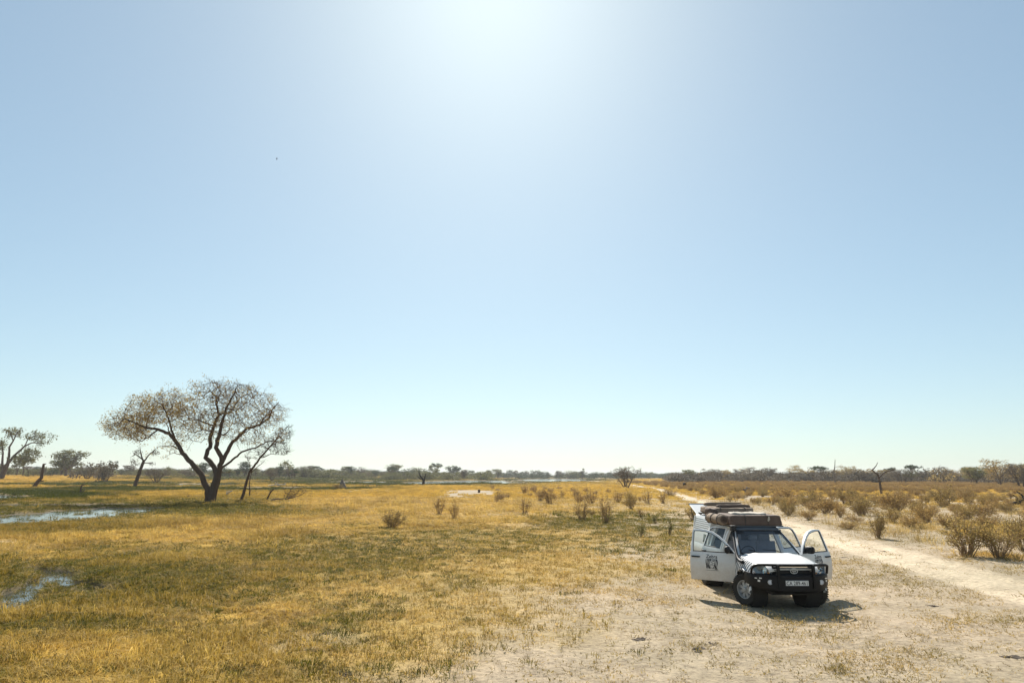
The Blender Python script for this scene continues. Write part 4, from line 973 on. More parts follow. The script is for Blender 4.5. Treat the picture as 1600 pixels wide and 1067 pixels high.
# ------------------------------------------------------------------ the white double cab pickup with its canopy, doors open
# car frame: X to the driver's right, Y forward, Z up, origin on the ground under the front axle
M_white = simple('white_paint', (.76, .76, .745), .36, coat=.25, var=.03, scale=2, dust=1.1)
M_zebra, t, b = new_mat('zebra_print_paint')
co = objco(t); mp = node(t, 'ShaderNodeMapping'); t.links.new(co, mp.inputs[0]); mp.inputs['Rotation'].default_value = (.55, 0, 0)
wv = node(t, 'ShaderNodeTexWave', wave_type='BANDS', bands_direction='Y'); t.links.new(mp.outputs[0], wv.inputs['Vector'])
wv.inputs['Scale'].default_value = 3.4; wv.inputs['Distortion'].default_value = 1.6; wv.inputs['Detail'].default_value = 1.0; wv.inputs['Detail Scale'].default_value = 1.2
sp = node(t, 'ShaderNodeSeparateXYZ'); t.links.new(co, sp.inputs[0]); mr = node(t, 'ShaderNodeMapRange'); t.links.new(sp.outputs[2], mr.inputs[0]); mr.inputs[1].default_value = 1.04; mr.inputs[2].default_value = 1.10; mr.inputs[3].default_value = 1; mr.inputs[4].default_value = 0
ml = node(t, 'ShaderNodeMath', operation='MULTIPLY'); t.links.new(ramp(t, wv.outputs['Fac'], [(.60, (0, 0, 0)), (.64, (1, 1, 1))]), ml.inputs[0]); t.links.new(mr.outputs[0], ml.inputs[1])
t.links.new(mixc(t, ml.outputs[0], (.66, .66, .65), (.012, .012, .013)), b.inputs['Base Color']); b.inputs['Roughness'].default_value = .35; b.inputs['Coat Weight'].default_value = .3
M_blk = simple('black_steel', (.007, .007, .008), .55, var=.3, scale=6, dust=.02, spec=.25); M_plas = simple('black_plastic', (.011, .011, .012), .55, var=.2, bump=.1, spec=.3)
M_rub = simple('tyre_rubber', (.016, .0155, .015), .85, var=.3, scale=14, dust=.14, spec=.3); M_rim = simple('rim_steel', (.42, .42, .42), .45, metal=.35, var=.1, dust=.3)
M_chr = simple('chrome', (.75, .76, .78), .12, metal=1, var=.03); M_int = simple('interior_trim', (.045, .045, .05), .8, var=.2, bump=.2); M_seat = simple('seat_cover', (.22, .24, .27), .85, var=.2, bump=.3)
M_dgrey = simple('dark_grey_plastic', (.085, .09, .095), .5, var=.15); M_under = simple('chassis', (.014, .013, .012), .9, dust=.08)
M_amb = simple('amber_lens', (.75, .28, .04), .2, coat=.5, var=.05); M_lamp = simple('lamp_reflector', (.58, .61, .66), .3, coat=.8, var=.22, scale=16); M_clear = simple('pale_lens', (.75, .75, .72), .2, coat=.6, var=.05)
M_plate = simple('plate_white', (.78, .78, .76), .4, var=.03); M_ink = simple('black_print', (.02, .02, .022), .5, var=.1)
def glass_mat(name, tint, spec=1.0):
    mt = bpy.data.materials.new(name); mt.use_nodes = True; t = mt.node_tree; t.nodes.clear()
    o = node(t, 'ShaderNodeOutputMaterial'); tr = node(t, 'ShaderNodeBsdfTransparent'); gl = node(t, 'ShaderNodeBsdfGlossy'); fr = node(t, 'ShaderNodeFresnel'); mx = node(t, 'ShaderNodeMixShader')
    tr.inputs[0].default_value = (*tint, 1); gl.inputs['Roughness'].default_value = .02; fr.inputs[0].default_value = 1.5
    ml = node(t, 'ShaderNodeMath', operation='MULTIPLY'); t.links.new(fr.outputs[0], ml.inputs[0]); ml.inputs[1].default_value = spec
    t.links.new(ml.outputs[0], mx.inputs[0]); t.links.new(tr.outputs[0], mx.inputs[1]); t.links.new(gl.outputs[0], mx.inputs[2]); t.links.new(mx.outputs[0], o.inputs[0]); return mt
M_wind = glass_mat('windscreen_glass', (.50, .61, .74), 1.5); M_glass = glass_mat('side_glass', (.88, .93, .92), .7); M_dgl = glass_mat('tinted_glass', (.30, .34, .36))

CAR_YAW = .025
car = empty('pickup_truck', (CAR_POS[0], CAR_POS[1], 0), math.pi + CAR_YAW)
tag(car, 'dusty white double cab pickup with black bull bar and all four doors open', 'pickup truck')
CARM = Matrix.Translation((CAR_POS[0], CAR_POS[1], 0)) @ Matrix.Rotation(math.pi + CAR_YAW, 4, 'Z')
BZ = [(.36, .80), (.46, .825), (.58, .852), (.74, .872), (.92, .865), (1.06, .838), (1.12, .815), (1.20, .785), (1.35, .728), (1.50, .668), (1.58, .633), (1.64, .60), (1.70, .57)]
def bx(z): return float(np.interp(z, [q[0] for q in BZ], [q[1] for q in BZ]))
def ztop(y): return float(np.interp(y, [-.50, -.36, 0, .3, .5, .7, .80, .86], [1.155, 1.15, 1.125, 1.09, 1.06, 1.02, .985, .94]))
def taper(y): return 1 - .13 * max(0, (y - .15) / .68) ** 2.2
RW, ZW = .37, .37
# bonnet
mb = MB(); rows = []
for y in np.concatenate([np.linspace(-.36, .7, 13), [.75, .79, .83, .855]]):
    w = .665 * taper(y); row = []
    for u in np.linspace(-1, 1, 21):
        a = abs(u); z = ztop(y) + .012 - .045 * a ** 3 + .014 * math.exp(-((a - .62) / .13) ** 2) * (1 if y < .7 else .5)
        row.append((u * w, y, z))
    rows.append(row)
rows.append([(p[0], .86, p[2] - .05) for p in rows[-1]])
mb.grid(rows)
for s in (1, -1): mb.add([(s * .66, .52, 1.035), (s * .815, .555, 1.0), (s * .855, .57, .992), (s * .62, .755, 1.015), (s * .585, .83, .985), (s * .60, .75, 1.01)], [(0, 1, 2, 3), (0, 3, 4, 5)])
mb.build('bonnet', M_white, car, smooth=35)
# front fenders with wheel arches
def arch(y, yc, R): 
    d = R * R - (y - yc) ** 2; return ZW + math.sqrt(d) if d > 0 else None
def flare(mb, s, yc, R, x0, x1):
    rows = []
    for k in range(19):
        a = math.pi * k / 18; c_, s_ = math.cos(a), math.sin(a)
        rows.append([(s * x0, yc + (R + .065) * c_, ZW + (R + .065) * s_), (s * x1, yc + (R + .05) * c_, ZW + (R + .05) * s_), (s * (x1 + .004), yc + R * c_, ZW + R * s_), (s * (x1 - .05), yc + (R - .012) * c_, ZW + (R - .012) * s_)])
    mb.grid(rows, flip=s < 0)
for s in (1, -1):
    mb = MB(); rows = []; ys = np.concatenate([np.linspace(-.49, -.455, 3), -.44 * np.cos(np.linspace(0, math.pi, 19)), np.linspace(.455, .57, 4)])
    for y in ys:
        zt = ztop(y); tp = taper(y); lo = arch(y, 0, .445) or (.44 if y < 0 else .60); e = zt - .034
        zs = [e, e - .012, e - .04, e - .10, e - .18, e - .26]; xs = [.67, .715, .765, .81, .842, .862]
        row = [(s * x * tp, y, z) for x, z in zip(xs, zs)]
        z5 = zs[-1]
        for q in (.33, .66, 1.0):
            z = z5 + (min(lo, z5 - .005) - z5) * q; row.append((s * (.862 + .01 * math.sin(q * 2)) * tp, y, z))
        rows.append(row)
    mb.grid(rows, flip=s > 0); flare(mb, s, 0, .445, .862, .90); o = mb.build('front_fender', M_zebra, car, smooth=40)
    if s > 0: o['label'] = 'zebra striped right front fender'
# wheel wells, chassis, sills, floor, cab shell
mb = MB()
for yc in (0, -3.085):
    for s in (1, -1): mb.lathe([(s * .45, .44), (s * .80, .44)], 24, 'X', (0, yc, ZW)); mb.lathe([(s * .45, .44), (s * .45, .02)], 24, 'X', (0, yc, ZW))
mb.box((0, -1.5, .42), (1.0, 4.6, .10)); mb.box((0, .3, .44), (.9, .9, .12)); mb.box((0, -3.085, .37), (1.3, .12, .12)); mb.box((0, 0, .36), (1.3, .09, .09)); mb.box((.3, -1.6, .34), (.35, .8, .2))
mb.box((0, .2, .72), (1.15, .8, .5)); mb.box((0, -1.6, .47), (1.5, 2.2, .06)); mb.box((0, -.44, .80), (1.36, .06, .60))
mb.build('chassis', M_under, car, smooth=40)
mb = MB()
for s in (1, -1):
    mb.hexa([(s * x, y, z) for x, y, z in ((.70, -.50, .36), (.79, -.50, .37), (.79, -2.74, .37), (.70, -2.74, .36), (.70, -.50, .47), (.80, -.50, .46), (.80, -2.74, .46), (.70, -2.74, .47))])
    # pillars: A, B, C
    for y0, w0, y1, w1, za, zb in ((-.44, .09, -1.17, .06, 1.12, 1.625), ):
        ps = []
        for z, y, w in ((1.10, -.46, .085), (1.30, -.755, .07), (1.50, -1.05, .062), (1.62, -1.215, .06)):
            x = bx(z) - .035; ps.append([(s * (x + .03), y, z), (s * (x + .022), y - w, z), (s * (x - .045), y - w, z), (s * (x - .04), y + .015, z + .005)])
        mb.grid(ps, closed=True)
    for yb, wb in ((-1.64, .085), (-2.68, .14)):
        ps = []
        for z in (.44, .70, .95, 1.12, 1.3, 1.5, 1.63):
            x = bx(z) - .012; ps.append([(s * x, yb + wb / 2, z), (s * x, yb - wb / 2, z), (s * (x - .07), yb - wb / 2, z), (s * (x - .07), yb + wb / 2, z)])
        mb.grid(ps, closed=True)
    ps = []        # roof rail along the side
    for y, z in ((-1.16, 1.615), (-1.5, 1.65), (-2.1, 1.66), (-2.6, 1.645), (-2.76, 1.62)):
        x = bx(z) - .02; ps.append([(s * (x + .02), y, z), (s * (x + .012), y, z + .03), (s * (x - .05), y, z + .03), (s * (x - .05), y, z - .01)])
    mb.grid(ps, closed=True)
rows = []
for y, z in ((-1.14, 1.622), (-1.3, 1.650), (-1.7, 1.672), (-2.3, 1.672), (-2.65, 1.655), (-2.77, 1.63)):
    rows.append([(u * .575, y, z + .015 - .045 * abs(u) ** 3 + (.006 if .3 < abs(u) < .5 else 0)) for u in np.linspace(-1, 1, 17)])
mb.grid(rows)
mb.hexa([(-.74, -2.72, .46), (.74, -2.72, .46), (.74, -2.77, .46), (-.74, -2.77, .46), (-.76, -2.72, 1.16), (.76, -2.72, 1.16), (.76, -2.77, 1.16), (-.76, -2.77, 1.16)])
mb.box((0, -2.745, 1.60), (1.10, .05, .06))
mb.box((0, -.40, 1.125), (1.32, .10, .03))
mb.build('cab_body', M_white, car, smooth=35)
mb = MB(); rows = [[(u * w * 1.0, y - .0 + .07 * (1 - u * u) * 0.6, z) for u in np.linspace(-1, 1, 13)] for w, y, z in ((.715, -.445, 1.135), (.655, -.74, 1.335), (.60, -1.0, 1.515), (.555, -1.165, 1.625))]
mb.grid(rows); mb.build('windscreen', M_wind, car, smooth=60)
mb = MB(); mb.grid([[(u * w, y + .03 * (1 - u * u) + .006, z) for u in np.linspace(-1, 1, 9)] for w, y, z in ((.585, -1.05, 1.548), (.553, -1.16, 1.622))]); mb.build('sun_strip', M_plas, car, smooth=60)
mb = MB(); mb.tube([(-.72, -.44, 1.13), (-.4, -.40, 1.13), (.4, -.40, 1.13), (.72, -.44, 1.13)], .017, 6); mb.tube([(-.56, -1.17, 1.627), (0, -1.125, 1.628), (.56, -1.17, 1.627)], .013, 6)
for s in (1, -1): mb.tube([(s * .72, -.445, 1.135), (s * .66, -.74, 1.335), (s * .605, -1.0, 1.515), (s * .56, -1.165, 1.625)], .013, 6)
mb.build('windscreen_seal', M_plas, car, smooth=60)
mb = MB()
for x in (.30, -.28): mb.tube([(x, -.37, 1.158), (x + .1, -.50, 1.20), (x + .42 if x < 0 else x + .2, -.53, 1.22)], [.012, .009, .007], 5)
mb.build('wiper', M_plas, car)
mb = MB(); mb.add([(-.72, -2.75, 1.16), (.72, -2.75, 1.16), (.55, -2.75, 1.575), (-.55, -2.75, 1.575)], [(0, 1, 2, 3)]); mb.build('rear_window', M_dgl, car)
# interior
mb = MB(); mb.hexa([(-.72, -.46, .80), (.72, -.46, .80), (.72, -.84, .72), (-.72, -.84, .72), (-.70, -.46, 1.115), (.70, -.46, 1.115), (.70, -.82, 1.07), (-.70, -.82, 1.07)]); mb.box((.36, -.80, 1.10), (.36, .18, .06)); mb.box((0, -1.1, .62), (.22, .9, .28))
mb.build('dashboard', M_int, car, bevel=.02)
mb = MB(); mb.add([(-.56, -1.2, 1.645), (.56, -1.2, 1.645), (.56, -2.7, 1.655), (-.56, -2.7, 1.655)], [(0, 1, 2, 3)]); mb.build('headliner', M_int, car)
for x, nm in ((.38, 0), (-.38, 1)):
    mb = MB(); mb.box((x, -1.36, .72), (.50, .52, .18), rx=.08); mb.box((x, -1.66, 1.02), (.48, .14, .60), rx=.22); mb.box((x, -1.76, 1.40), (.26, .10, .18), rx=.15); mb.tube([(x - .06, -1.73, 1.28), (x - .06, -1.75, 1.36)], .008, 5); mb.tube([(x + .06, -1.73, 1.28), (x + .06, -1.75, 1.36)], .008, 5)
    mb.build('front_seat', M_seat, car, bevel=.03)
mb = MB(); mb.box((0, -2.30, .74), (1.34, .48, .16)); mb.box((0, -2.60, 1.00), (1.34, .13, .52), rx=.18)
for x in (-.4, .4): mb.box((x, -2.66, 1.33), (.24, .09, .14))
mb.build('rear_seat', M_seat, car, bevel=.03)
mb = MB(); mb.tube([(.36 + .18 * math.cos(a), -.98 + .07 * math.sin(a), 1.10 + .165 * math.sin(a)) for a in np.linspace(0, 2 * math.pi, 25)], .014, 6); mb.tube([(.36, -.84, 1.03), (.36, -.98, 1.10)], .03, 8); mb.tube([(.19, -.98, 1.10), (.53, -.98, 1.10)], .016, 5)
mb.build('steering_wheel', M_plas, car, smooth=60)
# load bed
mb = MB()
for s in (1, -1):
    rows = []
    for y in np.concatenate([np.linspace(-2.79, -3.085 + .45, 3), -3.085 + .44 * np.cos(np.linspace(0, math.pi, 17)), np.linspace(-3.54, -4.38, 4)]):
        lo = arch(y, -3.085, .445) or .50; zs = [1.10, 1.05, .92, .84]; row = [(s * (bx(z)), y, z) for z in zs]
        for q in (.5, 1.0): z = .84 + (min(lo, .835) - .84) * q; row.append((s * bx(z), y, z))
        rows.append(row)
    mb.grid(rows, flip=s < 0); flare(mb, s, -3.085, .445, .862, .90)
    mb.hexa([(s * x, y, z) for x, y, z in ((.74, -2.79, 1.07), (.815, -2.79, 1.07), (.815, -4.38, 1.07), (.74, -4.38, 1.07), (.74, -2.79, 1.10), (.80, -2.79, 1.105), (.80, -4.38, 1.105), (.74, -4.38, 1.10))])
mb.box((0, -3.58, .66), (1.44, 1.58, .04)); mb.box((0, -2.80, .86), (1.56, .03, .46)); mb.box((0, -4.37, .82), (1.54, .05, .50))
mb.build('load_bed', M_white, car, smooth=35)
mb = MB(); mb.box((0, -4.50, .55), (1.66, .14, .16)); mb.build('rear_bumper', M_blk, car, bevel=.02)
# canopy over the bed
CZ = [(1.108, .82), (1.30, .79), (1.55, .74), (1.80, .68), (1.86, .65)]
mb = MB()
for s in (1, -1):
    rows = [[(s * x, y, z) for z, x in CZ] for y in (-2.80, -3.3, -3.8, -4.38)]; mb.grid(rows, flip=s > 0)
rows = [[(u * .65, y, 1.86 + .02 * (1 - u * u)) for u in np.linspace(-1, 1, 11)] for y in (-2.80, -3.6, -4.38)]; mb.grid(rows)
rows = [[(s * x, -2.80, z) for z, x in CZ] for s in (1, -1)]; mb.grid([rows[0], rows[1]])
for s in (1, -1): mb.box((s * .71, -4.36, 1.47), (.10, .05, .70), ry=s * -.16)
cn = mb.build('canopy', M_white, car, smooth=35)
for s in (1, -1):
    for i in range(6):
        z = 1.76 - .055 * i; x = float(np.interp(z, [q[0] for q in CZ], [q[1] for q in CZ]))
        mb = MB(); mb.box((s * (x + .002), -3.60, z), (.010, 1.36, .013)); mb.build('groove', M_dgrey, cn)
    mb = MB(); z = 1.30; mb.hexa([(s * (float(np.interp(z_, [q[0] for q in CZ], [q[1] for q in CZ])) + e), y, z_) for z_, e, y in ((1.16, .003, -2.95), (1.16, .012, -2.95), (1.16, .012, -3.25), (1.16, .003, -3.25), (1.37, .003, -2.95), (1.37, .012, -2.95), (1.37, .012, -3.25), (1.37, .003, -3.25))]); mb.build('side_hatch_window', M_dgl, cn)
mb = MB(); hl, ha = .66, math.radians(24); dy, dz = -math.cos(ha) * hl, math.sin(ha) * hl
mb.hexa([(-.64, -4.385, 1.85), (.64, -4.385, 1.85), (.69, -4.385 + dy, 1.85 + dz), (-.69, -4.385 + dy, 1.85 + dz), (-.64, -4.375, 1.875), (.64, -4.375, 1.875), (.69, -4.375 + dy, 1.875 + dz), (-.69, -4.375 + dy, 1.875 + dz)])
rh = mb.build('rear_hatch', M_white, car, bevel=.008); rh['label'] = 'raised rear hatch of the canopy'
mb = MB(); mb.tube([(-.69, -4.385 + dy, 1.865 + dz), (.69, -4.385 + dy, 1.865 + dz)], .028, 6); mb.build('hatch_seal', M_blk, rh)
mb = MB()
for s in (1, -1): mb.tube([(s * .66, -4.38, 1.45), (s * .70, -4.385 + dy * .6, 1.845 + dz * .6)], .011, 6)
mb.build('gas_strut', M_plas, rh)

# doors
def door(s, front, ang):
    y0, y1 = (-.50, -1.625) if front else (-1.665, -2.635)
    hx = bx(.8) - .02; H = Vector((s * hx, y0, 0)); g = MB(); zs = [.445, .50, .58, .66, .74, .80, .86, .92, .985, 1.03, 1.08, 1.12]; n = 9
    def Pt(y, z, e=0.): return Vector((s * (bx(z) + e), y, z)) - H
    out, inn = [], []
    for i in range(n):
        y = y0 + (y1 - y0) * i / (n - 1); ro, ri = [], []
        for z in zs:
            yy = y
            if not front and z < .78: yy = max(y, y1 + .16 * (1 - (z - .445) / .335) ** 1.2)
            groove = -.006 * math.exp(-((z - .98) / .03) ** 2)
            ro.append(Pt(yy, z, groove)); ri.append(Pt(yy, z, -.085))
        out.append(ro); inn.append(ri)
    g.grid(out, flip=s > 0); g.grid(inn, flip=s < 0)
    per = lambda G: [G[i][0] for i in range(n)] + [G[-1][j] for j in range(1, len(zs))] + [G[i][-1] for i in range(n - 2, -1, -1)] + [G[0][j] for j in range(len(zs) - 2, 0, -1)]
    a, b_ = per(out), per(inn); g.grid([a + [a[0]], b_ + [b_[0]]])
    o = g.build('front_door' if front else 'rear_door', M_white, car, smooth=35); o.location = H; o.rotation_euler = (0, 0, s * math.radians(ang))
    o['label'] = ('wide open ' if ang > 40 else 'slightly open ') + ('right ' if s > 0 else 'left ') + ('front' if front else 'rear') + ' door'
    path = [(-.515, 1.12), (-.60, 1.23), (-.76, 1.385), (-.93, 1.52), (-1.10, 1.61), (-1.28, 1.65), (-1.45, 1.66), (-1.585, 1.65), (-1.605, 1.60), (-1.61, 1.12)] if front else \
           [(-1.68, 1.12), (-1.68, 1.61), (-1.70, 1.65), (-1.9, 1.662), (-2.2, 1.66), (-2.42, 1.64), (-2.53, 1.58), (-2.575, 1.47), (-2.62, 1.12)]
    fr = MB(); sec = []
    cy, cz = (-1.2, 1.3) if front else (-2.12, 1.35)
    for y, z in path:
        d = Vector((0, cy - y, cz - z)); d = d.normalized() * .043; iy, iz = y + d.y, max(1.12, z + d.z) if z > 1.12 else z
        if z <= 1.12: iy = y + (.05 if y < cy else -.05); iz = z
        sec.append([Pt(y, z, .0), Pt(iy, iz, .004), Pt(iy, iz, -.05), Pt(y, z, -.055)])
    fr.grid(sec, closed=True); fr.build('window_frame', M_white, o, smooth=35)
    sl = MB(); q = []
    for y, z in path:
        d = Vector((0, cy - y, cz - z)).normalized() * .049; q.append(Pt(y + (d.y if z > 1.12 else (.055 if y < cy else -.055)), z + (d.z if z > 1.12 else .012), -.012))
    sl.tube(q + [q[0]], .012, 6, cap=False); sl.build('window_seal', M_plas, o)
    gl = MB(); c = Pt(cy, cz, -.014); gl.add([c] + q, [(0, i + 1, (i + 1) % len(q) + 1) for i in range(len(q))]); gl.build('window_glass', M_glass, o)
    hb = MB(); hy = y1 + .14; hb.tube([Pt(hy + .10, 1.005, .0), Pt(hy + .08, 1.005, .032), Pt(hy - .08, 1.008, .032), Pt(hy - .10, 1.008, .0)], [.016, .018, .018, .016], 8); hb.build('handle', M_plas, o, smooth=60)
    if front:
        m_ = MB(); mc = Pt(-.665, 1.215, .15); rows = []
        for dx_, sc_ in ((-.12, .55), (-.10, .86), (-.04, 1), (.05, 1), (.10, .86), (.12, .5)):
            rows.append([mc + Vector((s * dx_, .065 * sc_ * math.cos(a_), .092 * sc_ * math.sin(a_) * (1.0))) for a_ in [2 * math.pi * k / 14 for k in range(14)]])
        m_.grid(rows, closed=True); m_.add(rows[0], [tuple(range(14))]); m_.add(rows[-1], [tuple(range(14))]); m_.tube([Pt(-.60, 1.15, -.02), mc + Vector((-s * .10, 0, -.03))], [.035, .03], 8)
        m_.add([Pt(-.53, 1.125, .004), Pt(-.72, 1.125, .004), Pt(-.72, 1.33, .004)], [(0, 1, 2)])
        mi = m_.build('mirror', M_plas, o, smooth=50)
        # printed lettering and the striped square
        DY = y0 - .585
        def dec(u, z): return Pt(DY - (u if s < 0 else -u), z, .0035)
        tv, tf = text2d('Zebra', .118); tm = MB(); tm.add([dec(u * .92, .985 + v_) for u, v_ in tv], tf); tm.build('lettering', M_ink, o)
        zb = MB(); r = random.Random(4)
        for i in range(12):
            u0 = -.135 + .0245 * i; run = []
            for j in range(19):
                zz = j / 18; u = u0 + .009 * math.sin(6.5 * zz + i * .9) ; hw = .0078 + .003 * math.sin(5 * zz + i * 2.1)
                inside = ((u - .01) / .05) ** 2 + ((zz - .50) / .34) ** 2 < 1
                if inside:
                    if len(run) > 1: zb.grid(run)
                    run = []
                else: run.append([dec(u - hw, .735 + .23 * zz), dec(u + hw, .735 + .23 * zz)])
            if len(run) > 1: zb.grid(run)
        for zz, a_, b2 in ((.30, -.02, .045), (.42, -.035, .03), (.52, .0, .05), (.62, -.03, .02), (.72, -.01, .04)): zb.grid([[dec(a_, .735 + .23 * zz), dec(a_, .742 + .23 * zz)], [dec(b2, .735 + .23 * zz + .004), dec(b2, .75 + .23 * zz)]])
        zb.grid([[dec(.07, .712), dec(.07, .73)], [dec(.15, .712), dec(.15, .728)]])
        for i in range(17):
            u = -.155 + .019 * i; zb.grid([[dec(u, .690), dec(u, .699 + .004 * (i % 3))], [dec(u + .012, .690), dec(u + .012, .701)]])
        zb.build('zebra_print', M_ink, o)
    return o
def text2d(txt, size):
    cu = bpy.data.curves.new('t', 'FONT'); cu.body = txt; cu.size = size; cu.align_x = 'CENTER'; cu.resolution_u = 3; cu.shear = .12 if txt == 'Zebra' else 0; cu.space_character = 1.06; cu.offset = .0018
    ob = bpy.data.objects.new('t', cu); COL.objects.link(ob); dg = bpy.context.evaluated_depsgraph_get(); me = ob.evaluated_get(dg).to_mesh()
    v = [(p.co.x, p.co.y) for p in me.vertices]; f = [tuple(p.vertices) for p in me.polygons]; ob.evaluated_get(dg).to_mesh_clear(); bpy.data.objects.remove(ob); return v, f
door(1, True, 58); door(-1, True, 59); door(1, False, 12); door(-1, False, 54)

# front end
mb = MB(); mb.box((0, .825, .885), (.96, .03, .22))
for z in (.83, .87, .91, .95): mb.box((0, .852, z), (.90, .03, .014))
gr = mb.build('grille', M_plas, car); mb = MB(); mb.box((0, .862, .985), (.92, .03, .016)); mb.build('grille_trim', M_chr, gr)
mb = MB()
def ring(cx, cz, rx, rz, r): mb.tube([(cx + rx * math.cos(a), .882, cz + rz * math.sin(a)) for a in np.linspace(0, 2 * math.pi, 29)], r, 6, cap=False)
ring(0, .90, .083, .056, .0075); ring(0, .918, .056, .027, .006); ring(0, .896, .024, .050, .006); mb.build('emblem', M_clear, car, smooth=60)
for s in (1, -1):
    q = [(.45, .835, .79), (.80, .68, .82), (.86, .56, .985), (.62, .745, 1.01)]       # inner low, outer low, outer high, inner high
    mb = MB(); mb.add([(s * x, y - .07, z) for x, y, z in q] + [(s * x, y, z) for x, y, z in q], [(0, 1, 2, 3), (0, 1, 5, 4), (1, 2, 6, 5), (2, 3, 7, 6), (3, 0, 4, 7)])
    hl_ = mb.build('headlight', M_lamp, car)
    mb = MB(); mb.lathe([(.0, .0), (.03, .045), (.065, .068)], 18, 'Y', (s * .64, .69, .90)); mb.build('reflector', M_chr, hl_, smooth=60)
    mb = MB(); mb.lathe([(.0, .0), (.03, .03), (.05, .045)], 14, 'Y', (s * .725, .63, .925)); mb.build('reflector', M_rim, hl_, smooth=60)
    mb = MB(); mb.lathe([(.0, .0), (.015, .03)], 12, 'Y', (s * .545, .765, .845)); mb.build('indicator_bulb', M_amb, hl_, smooth=60)
    mb = MB(); mb.add([(s * x, y + .012, z) for x, y, z in q], [(0, 1, 2, 3)]); mb.build('lens', M_glass, hl_)
# bull bar
st = [(-.925, .46, .64), (-.87, .64, .60), (-.72, .82, .55), (-.52, .955, .52), (-.30, .985, .50), (0, .99, .50), (.30, .985, .50), (.52, .955, .52), (.72, .82, .55), (.87, .64, .60), (.925, .46, .64)]
mb = MB(); rows = []
for x, y, zl in st: zl = zl - .07; rows.append([(x, y - .20, zl + .02), (x, y - .05, zl), (x, y + .005, zl + .05), (x, y + .01, .70), (x, y, .80), (x, y - .03, .822), (x, y - .20, .822)])
mb.grid(rows, closed=True); mb.add(rows[0], [tuple(range(7))]); mb.add(rows[-1], [tuple(range(7))])
mb.hexa([(-.5, .70, .36), (.5, .70, .36), (.46, .90, .44), (-.46, .90, .44), (-.5, .70, .40), (.5, .70, .40), (.48, .96, .52), (-.48, .96, .52)])
bb = mb.build('bull_bar', M_blk, car, smooth=35)
mb = MB(); R_ = .030
mb.tube([(-.40, .985, .80), (-.40, .935, 1.03)], .034, 8); mb.tube([(.40, .985, .80), (.40, .935, 1.03)], .034, 8)
for s in (1, -1):
    mb.box((s * .40, .985, .79), (.05, .06, .52)); mb.tube([(s * .40, .935, 1.03), (s * .60, .87, 1.03), (s * .77, .78, 1.02), (s * .845, .72, .995), (s * .875, .64, .93), (s * .88, .60, .82)], R_, 8)
mb.tube([(-.40, .935, 1.03), (0, .945, 1.03), (.40, .935, 1.03)], R_, 8); mb.build('hoop', M_blk, bb, smooth=50)
for s in (1, -1):
    mb = MB(); mb.lathe([(0, .052), (.02, .056), (.024, .047), (.012, .044)], 20, 'Y', (s * .585, .925, .665)); fl = mb.build('fog_lamp', M_rim, bb, smooth=40); mb = MB(); mb.lathe([(.016, 0), (.014, .045)], 20, 'Y', (s * .585, .925, .665)); mb.build('fog_lens', M_lamp, bb)
    for dx_, z, w, h in ((.745, .735, .06, .022), (.815, .725, .055, .022), (.77, .675, .055, .040)):
        mb = MB(); yy = float(np.interp(dx_, [.52, .72, .84, .885], [.955, .82, .66, .50])) + .012; mb.box((s * dx_, yy, z), (w, .02, h), rz=-s * .75); mb.build('marker_lamp', M_clear, bb)
mb = MB(); mb.box((0, 1.006, .655), (.52, .012, .115)); pl = mb.build('number_plate', M_plate, car, bevel=.004)
tv, tf = text2d('CA 289-461', .112); mb = MB(); sc = .47 / (max(v[0] for v in tv) - min(v[0] for v in tv)); mb.add([(-u * sc, 1.0145, .617 + v_ * 1.0) for u, v_ in tv], tf); mb.build('plate_lettering', M_ink, pl)
mb = MB(); mb.tube([(s_ * .515 / 2, 1.0135, z) for s_, z in ((1, .602), (-1, .602), (-1, .708), (1, .708), (1, .602))], .003, 4); mb.build('plate_border', M_ink, pl)
# snorkel on the right pillar
mb = MB(); sn = [(.845, .02, .985), (.86, -.12, .99), (.865, -.26, 1.03), (.85, -.40, 1.12), (.80, -.62, 1.28), (.735, -.86, 1.46), (.695, -1.00, 1.575), (.69, -1.04, 1.64)]
mb.tube(sn, [.05, .052, .048, .044, .042, .042, .044, .048], 10, flat=.8); mb.box((.69, -1.02, 1.70), (.13, .15, .13)); mb.build('snorkel', M_plas, car, smooth=45, bevel=.012)
